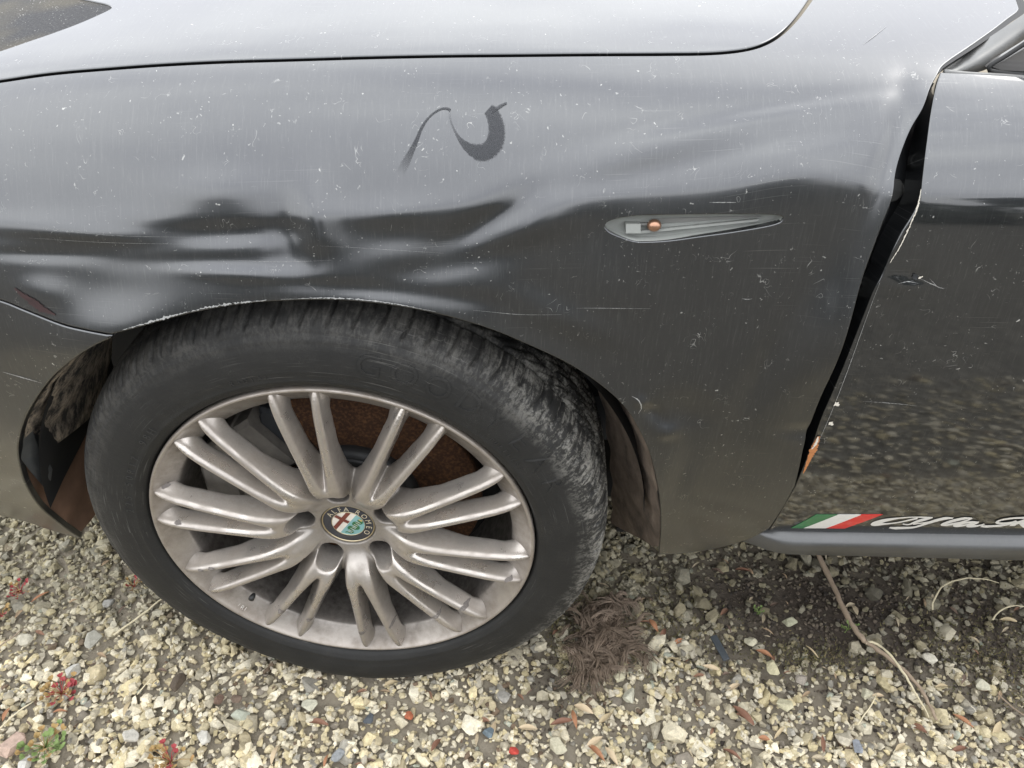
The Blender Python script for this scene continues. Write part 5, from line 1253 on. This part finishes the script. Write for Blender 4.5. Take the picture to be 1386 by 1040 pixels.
child_tube('branch', [(1172, 870), (1188, 872), (1206, 888), (1222, 910), (1240, 940), (1258, 972)], [.0022, .0020, .0018, .0014, .0008], M['straw'], None, None, [.022, .026, .028, .024, .02])
ground_tube('dry_grass', [(154, 860), (180, 842), (200, 826), (222, 808)], [.0014, .0016, .0012], M['straw'], 'yellow straw leaning on the lower left of the tyre', 'straw', [.016, .022, .03], group='dry stems')
ground_tube('dry_grass', [(1262, 825), (1264, 812), (1276, 795), (1295, 785), (1325, 783), (1352, 788)], [.0013, .0012, .0009], M['straw'], 'pale curved grass stem arching over the dark soil', 'straw', [.012, .03, .04, .03, .015], group='dry stems')
ground_tube('dry_grass', [(1343, 840), (1352, 828), (1370, 821), (1400, 822)], [.0013, .0012, .0009], M['straw'], 'short curved grass stem at the right edge', 'straw', [.012, .03, .03], group='dry stems')
ground_tube('dry_grass', [(1160, 982), (1172, 965), (1180, 955), (1186, 938)], [.0012, .0010, .0008], M['straw'], 'bent tan stem below the twig fork', 'straw', [.016, .02, .024], group='dry stems')
ground_tube('dry_grass', [(1350, 940), (1368, 955), (1386, 968), (1400, 975)], [.0012, .0010, .0008], M['twig'], 'dark thin stem at the right edge beside pale stones', 'straw', [.016, .02, .024], group='dry stems')
ground_tube('dry_grass', [(0, 875), (20, 860), (33, 850)], [.0012, .0010, .0008], M['twig'], 'thin stem at the left edge near the cream blocky stone', 'straw', [.016, .02, .024], group='dry stems')
ground_tube('dry_grass', [(-5, 990), (20, 968), (45, 950)], [.0012, .0013, .0008], M['straw'], 'pale stem at the left edge under the red weeds', 'straw', [.016, .02, .024], group='dry stems')
ground_tube('dry_grass', [(186, 940), (196, 928), (208, 915)], [.0009, .0008, .0006], M['straw'], 'tiny pale stem left of the dark brown stone', 'straw', [.018, .024, .028], group='dry stems')
# slate strip
g = gpt(975, 886, .014); v_, f_ = box(0, 0, 0, .042, .011, .004); o = mesh_from('slate_strip', v_, f_, simple('dark_grey_slate', (.045, .052, .058), .6, nscale=90, namp=.5), None, False); o.location = (g[0], g[1]+.008, .019); o.rotation_euler = (.1, .08, math.radians(-72)); tag(o, 'narrow dark grey slate strip stuck in the gravel', 'slate')
bvm = o.modifiers.new('bevel', 'BEVEL'); bvm.width = .0012; bvm.segments = 2
# tuft of hair caught behind the tyre
def hair(center_px, ang, length, count, spread, seed):
    """locks of matted hair: each lock follows its own curl, its strands stray a little"""
    rg = np.random.default_rng(seed); out = []; c0 = gpt(*center_px, .014); per = 9
    for q in range(count//per):
        a0 = math.radians(ang) + rg.normal()*.9; p0 = np.array([c0[0] + rg.normal()*spread*1.25, c0[1] + rg.normal()*spread*.8, .010 + abs(rg.normal())*.008]); L0 = length*rg.uniform(.45, 1.2); k0 = rg.normal()*26; lift_ = rg.uniform(.001, .012)
        for e_ in range(per):
            a = a0 + rg.normal()*.10; p = p0 + rg.normal(size=3)*[.0016, .0016, .0010]; k = k0*rg.uniform(.7, 1.3); P = []; n_ = 10; Ls = L0*rg.uniform(.7, 1.15); ph_ = rg.uniform(0, 6); wv = rg.normal()*.12
            for i in range(n_):
                u = i/(n_-1); P.append(p + [0, 0, lift_*math.sin(math.pi*min(1, u*1.1))]); p = p + np.array([math.cos(a), math.sin(a), 0])*Ls/n_; a += k*Ls/n_ + wv*math.sin(ph_+u*9)
            out.append(tube(np.array(P), [.0007, .0008, .0008, .0007, .0007, .0006, .0006, .0005, .0004, .0002], 4, False))
    return out
M['hair'] = leaf_mat('matted_brown_hair', (.06, .043, .030), (.27, .20, .14)); M['hair2'] = leaf_mat('reddish_brown_hair', (.10, .072, .052), (.34, .26, .19))
tuft = empty('hair_tuft', tuple(gpt(810, 860, .01))); tag(tuft, 'matted tuft of brown hair on the gravel behind the tyre', 'hair'); toff = Vector(tuft.location)
for nm, grp, mt in (('matted_lock', [((806, 842), 60, .05, 380, .016, 1), ((815, 868), 10, .05, 420, .018, 2), ((826, 890), -20, .045, 300, .016, 3), ((800, 905), -60, .04, 300, .012, 8)], M['hair']), ('loose_lock', [((786, 895), 80, .05, 150, .009, 4), ((838, 815), -50, .035, 220, .009, 5), ((812, 852), 30, .05, 260, .014, 6)], M['hair2'])):
    L = []
    for a in grp: L += hair(*a)
    v_, f_ = join_parts(L); o = mesh_from(nm, v_, f_, mt); o.parent = tuft; o.matrix_parent_inverse = Matrix.Translation(-toff)
# seedlings
def rosette(px, py, leaves, mat, lab, cat, size=.02, lobes=3, seed=0, name='seedling'):
    rg = np.random.default_rng(seed); root = empty(name, tuple(gpt(px, py, .014))); tag(root, lab, cat); g = np.array(root.location)
    base_z = .016
    for q in range(leaves*2):
        a = rg.uniform(0, 6.28); R = size*rg.uniform(.5, 1.5); tip = np.array([math.cos(a)*R, math.sin(a)*R*.9, rg.uniform(.004, .016)])
        v1, f1 = tube([np.zeros(3), tip*.5+[0, 0, .004], tip], [.0006, .0005, .0004], 5); parts = [(v1, f1)]
        for s_ in range(lobes):
            b = a + (s_-(lobes-1)/2)*.75; n_ = 8; wl_ = size*rg.uniform(.20, .34); V = [tip]; 
            for i in range(n_):
                w_ = 2*math.pi*i/n_; lx = wl_*(.55+.5*math.cos(w_)); ly = wl_*.42*math.sin(w_); V.append(tip + [lx*math.cos(b)-ly*math.sin(b), lx*math.sin(b)+ly*math.cos(b), .002*math.cos(w_)+abs(ly)*.3])
            parts.append((np.array(V), [(0, i+1, (i+1) % n_+1) for i in range(n_)]))
        v_, f_ = join_parts(parts); o = mesh_from('leaf', v_, f_, mat[q % len(mat)], root, True)
    return root
gm = leaf_mat('green_seedling_leaf', (.10, .17, .04), (.22, .28, .09)); rm2 = leaf_mat('crimson_weed_leaf', (.22, .02, .025), (.38, .06, .06)); om = leaf_mat('olive_orange_weed_leaf', (.24, .20, .06), (.42, .22, .09))
rosette(62, 1012, 16, [gm, gm, om], 'green leafy seedling in the bottom left corner', 'weed', .021, 3, 1)
rosette(85, 940, 15, [rm2, om, om, rm2], 'red and olive weed above the green seedling', 'weed', .019, 3, 2, 'weed')
rosette(28, 802, 9, [rm2, rm2, om], 'small red weed at the left edge below the bumper', 'weed', .013, 3, 3, 'weed')
rosette(2, 835, 9, [rm2, om], 'orange red weed cut by the left edge', 'weed', .014, 3, 4, 'weed')
rosette(232, 1032, 12, [om, rm2, om], 'reddish weed at the bottom edge left of centre', 'weed', .018, 3, 5, 'weed')
rosette(182, 795, 6, [om, rm2], 'tiny brownish red weed against the left of the tyre', 'weed', .010, 3, 6, 'weed')
rosette(1148, 853, 5, [gm], 'tiny bright green sprout beside the twig', 'weed', .009, 3, 7, 'sprout')
rosette(1027, 832, 5, [gm], 'tiny green sprout on the mossy ground under the sill', 'weed', .008, 3, 8, 'sprout')
# moss on the soil under the sill
parts = []; cols = []
for q in range(5200):
    ax_ = RNG.choice(5, p=[.28, .2, .2, .16, .16]); cx, cy, sx_, sy_ = ((.45, .10, .07, .05), (.93, .06, .06, .05), (1.02, .02, .07, .05), (.68, .045, .05, .018), (.31, .06, .03, .05))[ax_]
    x, y = cx+RNG.normal()*sx_, cy+RNG.normal()*sy_; z = max(.002, ground_h(x, y))*.8 + .002; h = RNG.uniform(.002, .006); a = RNG.uniform(0, 6.28); d_ = np.array([math.cos(a), math.sin(a), 0])*.0011; tip = np.array([RNG.normal()*.0022, RNG.normal()*.0022, h])
    b0 = np.array([x, y, z]); parts.append((np.array([b0-d_, b0+d_, b0+tip]), [(0, 1, 2)])); cols.append(np.tile([(.13, .12, .045), (.17, .15, .06), (.09, .085, .035), (.20, .16, .075)][RNG.integers(4)], (3, 1)))
V, F = join_parts(parts); moss = mesh_from('moss', V, F, M['stone'], None, False, attrs={'tint': np.vstack(cols)}); tag(moss, 'thin olive moss on the soil and stones beside the sill', None, None, 'stuff')

# ------------------------------------------------------------------ what stands across the yard, seen mirrored in the paint
hm = leaf_mat('dark_hedge_leaves', (.018, .028, .012), (.05, .065, .028))
def leafy_mass(name, blobs, leaf, count, mat, lab, cat, kind=None, loc=(0, 0, 0)):
    n_ = count; bi = RNG.choice(len(blobs), n_, p=np.array([b[3]*b[4]*b[5] for b in blobs])/sum(b[3]*b[4]*b[5] for b in blobs)); B = np.array(blobs)[bi]
    d = RNG.normal(size=(n_, 3)); d /= np.linalg.norm(d, axis=1, keepdims=True); C_ = B[:, :3] + d*B[:, 3:6]*(RNG.uniform(.75, 1.05, (n_, 1)))
    a = RNG.normal(size=(n_, 3)); a /= np.linalg.norm(a, axis=1, keepdims=True); b = np.cross(a, RNG.normal(size=(n_, 3))); b /= np.linalg.norm(b, axis=1, keepdims=True)
    V = np.stack([C_-a*leaf, C_+b*leaf*.5, C_+a*leaf, C_-b*leaf*.5], 1).reshape(-1, 3); F = np.arange(4*n_).reshape(-1, 4)
    o = mesh_from(name, V, F, mat, None, False); tag(o, lab, cat, None, kind); return o
blobs = []
for x in np.arange(-16, 17, 1.1): blobs.append((x, -9.5+RNG.normal()*.2, .35, .9, .7, 1.0+RNG.uniform(0, .25)))
leafy_mass('hedge', blobs, .11, 26000, hm, 'dark clipped hedge on the far side of the yard', 'hedge')
for k, (x, y, h, w_) in enumerate(((-6.5, -13, 4.0, 2.2), (-1.2, -12.5, 3.2, 1.4), (4.0, -14, 4.4, 2.4), (10.5, -13, 4.0, 2.2))):
    root = empty('round_tree', (x, y, 0)); tag(root, ('broad round tree behind the hedge at its left end', 'small round tree behind the middle of the hedge', 'tall broad tree right of the small round one', 'dark tree behind the right end of the hedge')[k], 'tree')
    v_, f_ = tube([(0, 0, 0), (.05, 0, h*.3), (0, .05, h*.7)], [.16, .13, .08], 8); mesh_from('trunk', v_, f_, M['twig'], root)
    n_ = 3500; d = RNG.normal(size=(n_, 3)); d /= np.linalg.norm(d, axis=1, keepdims=True); C_ = [0, 0, h*.68] + d*[w_*.8, w_*.7, h*.36]*(RNG.uniform(.5, 1.05, (n_, 1))); a = RNG.normal(size=(n_, 3))*.14; b = RNG.normal(size=(n_, 3))*.14
    V = np.stack([C_, C_+a, C_+a+b, C_+b], 1).reshape(-1, 3); mesh_from('crown', V, np.arange(4*n_).reshape(-1, 4), hm, root, False)
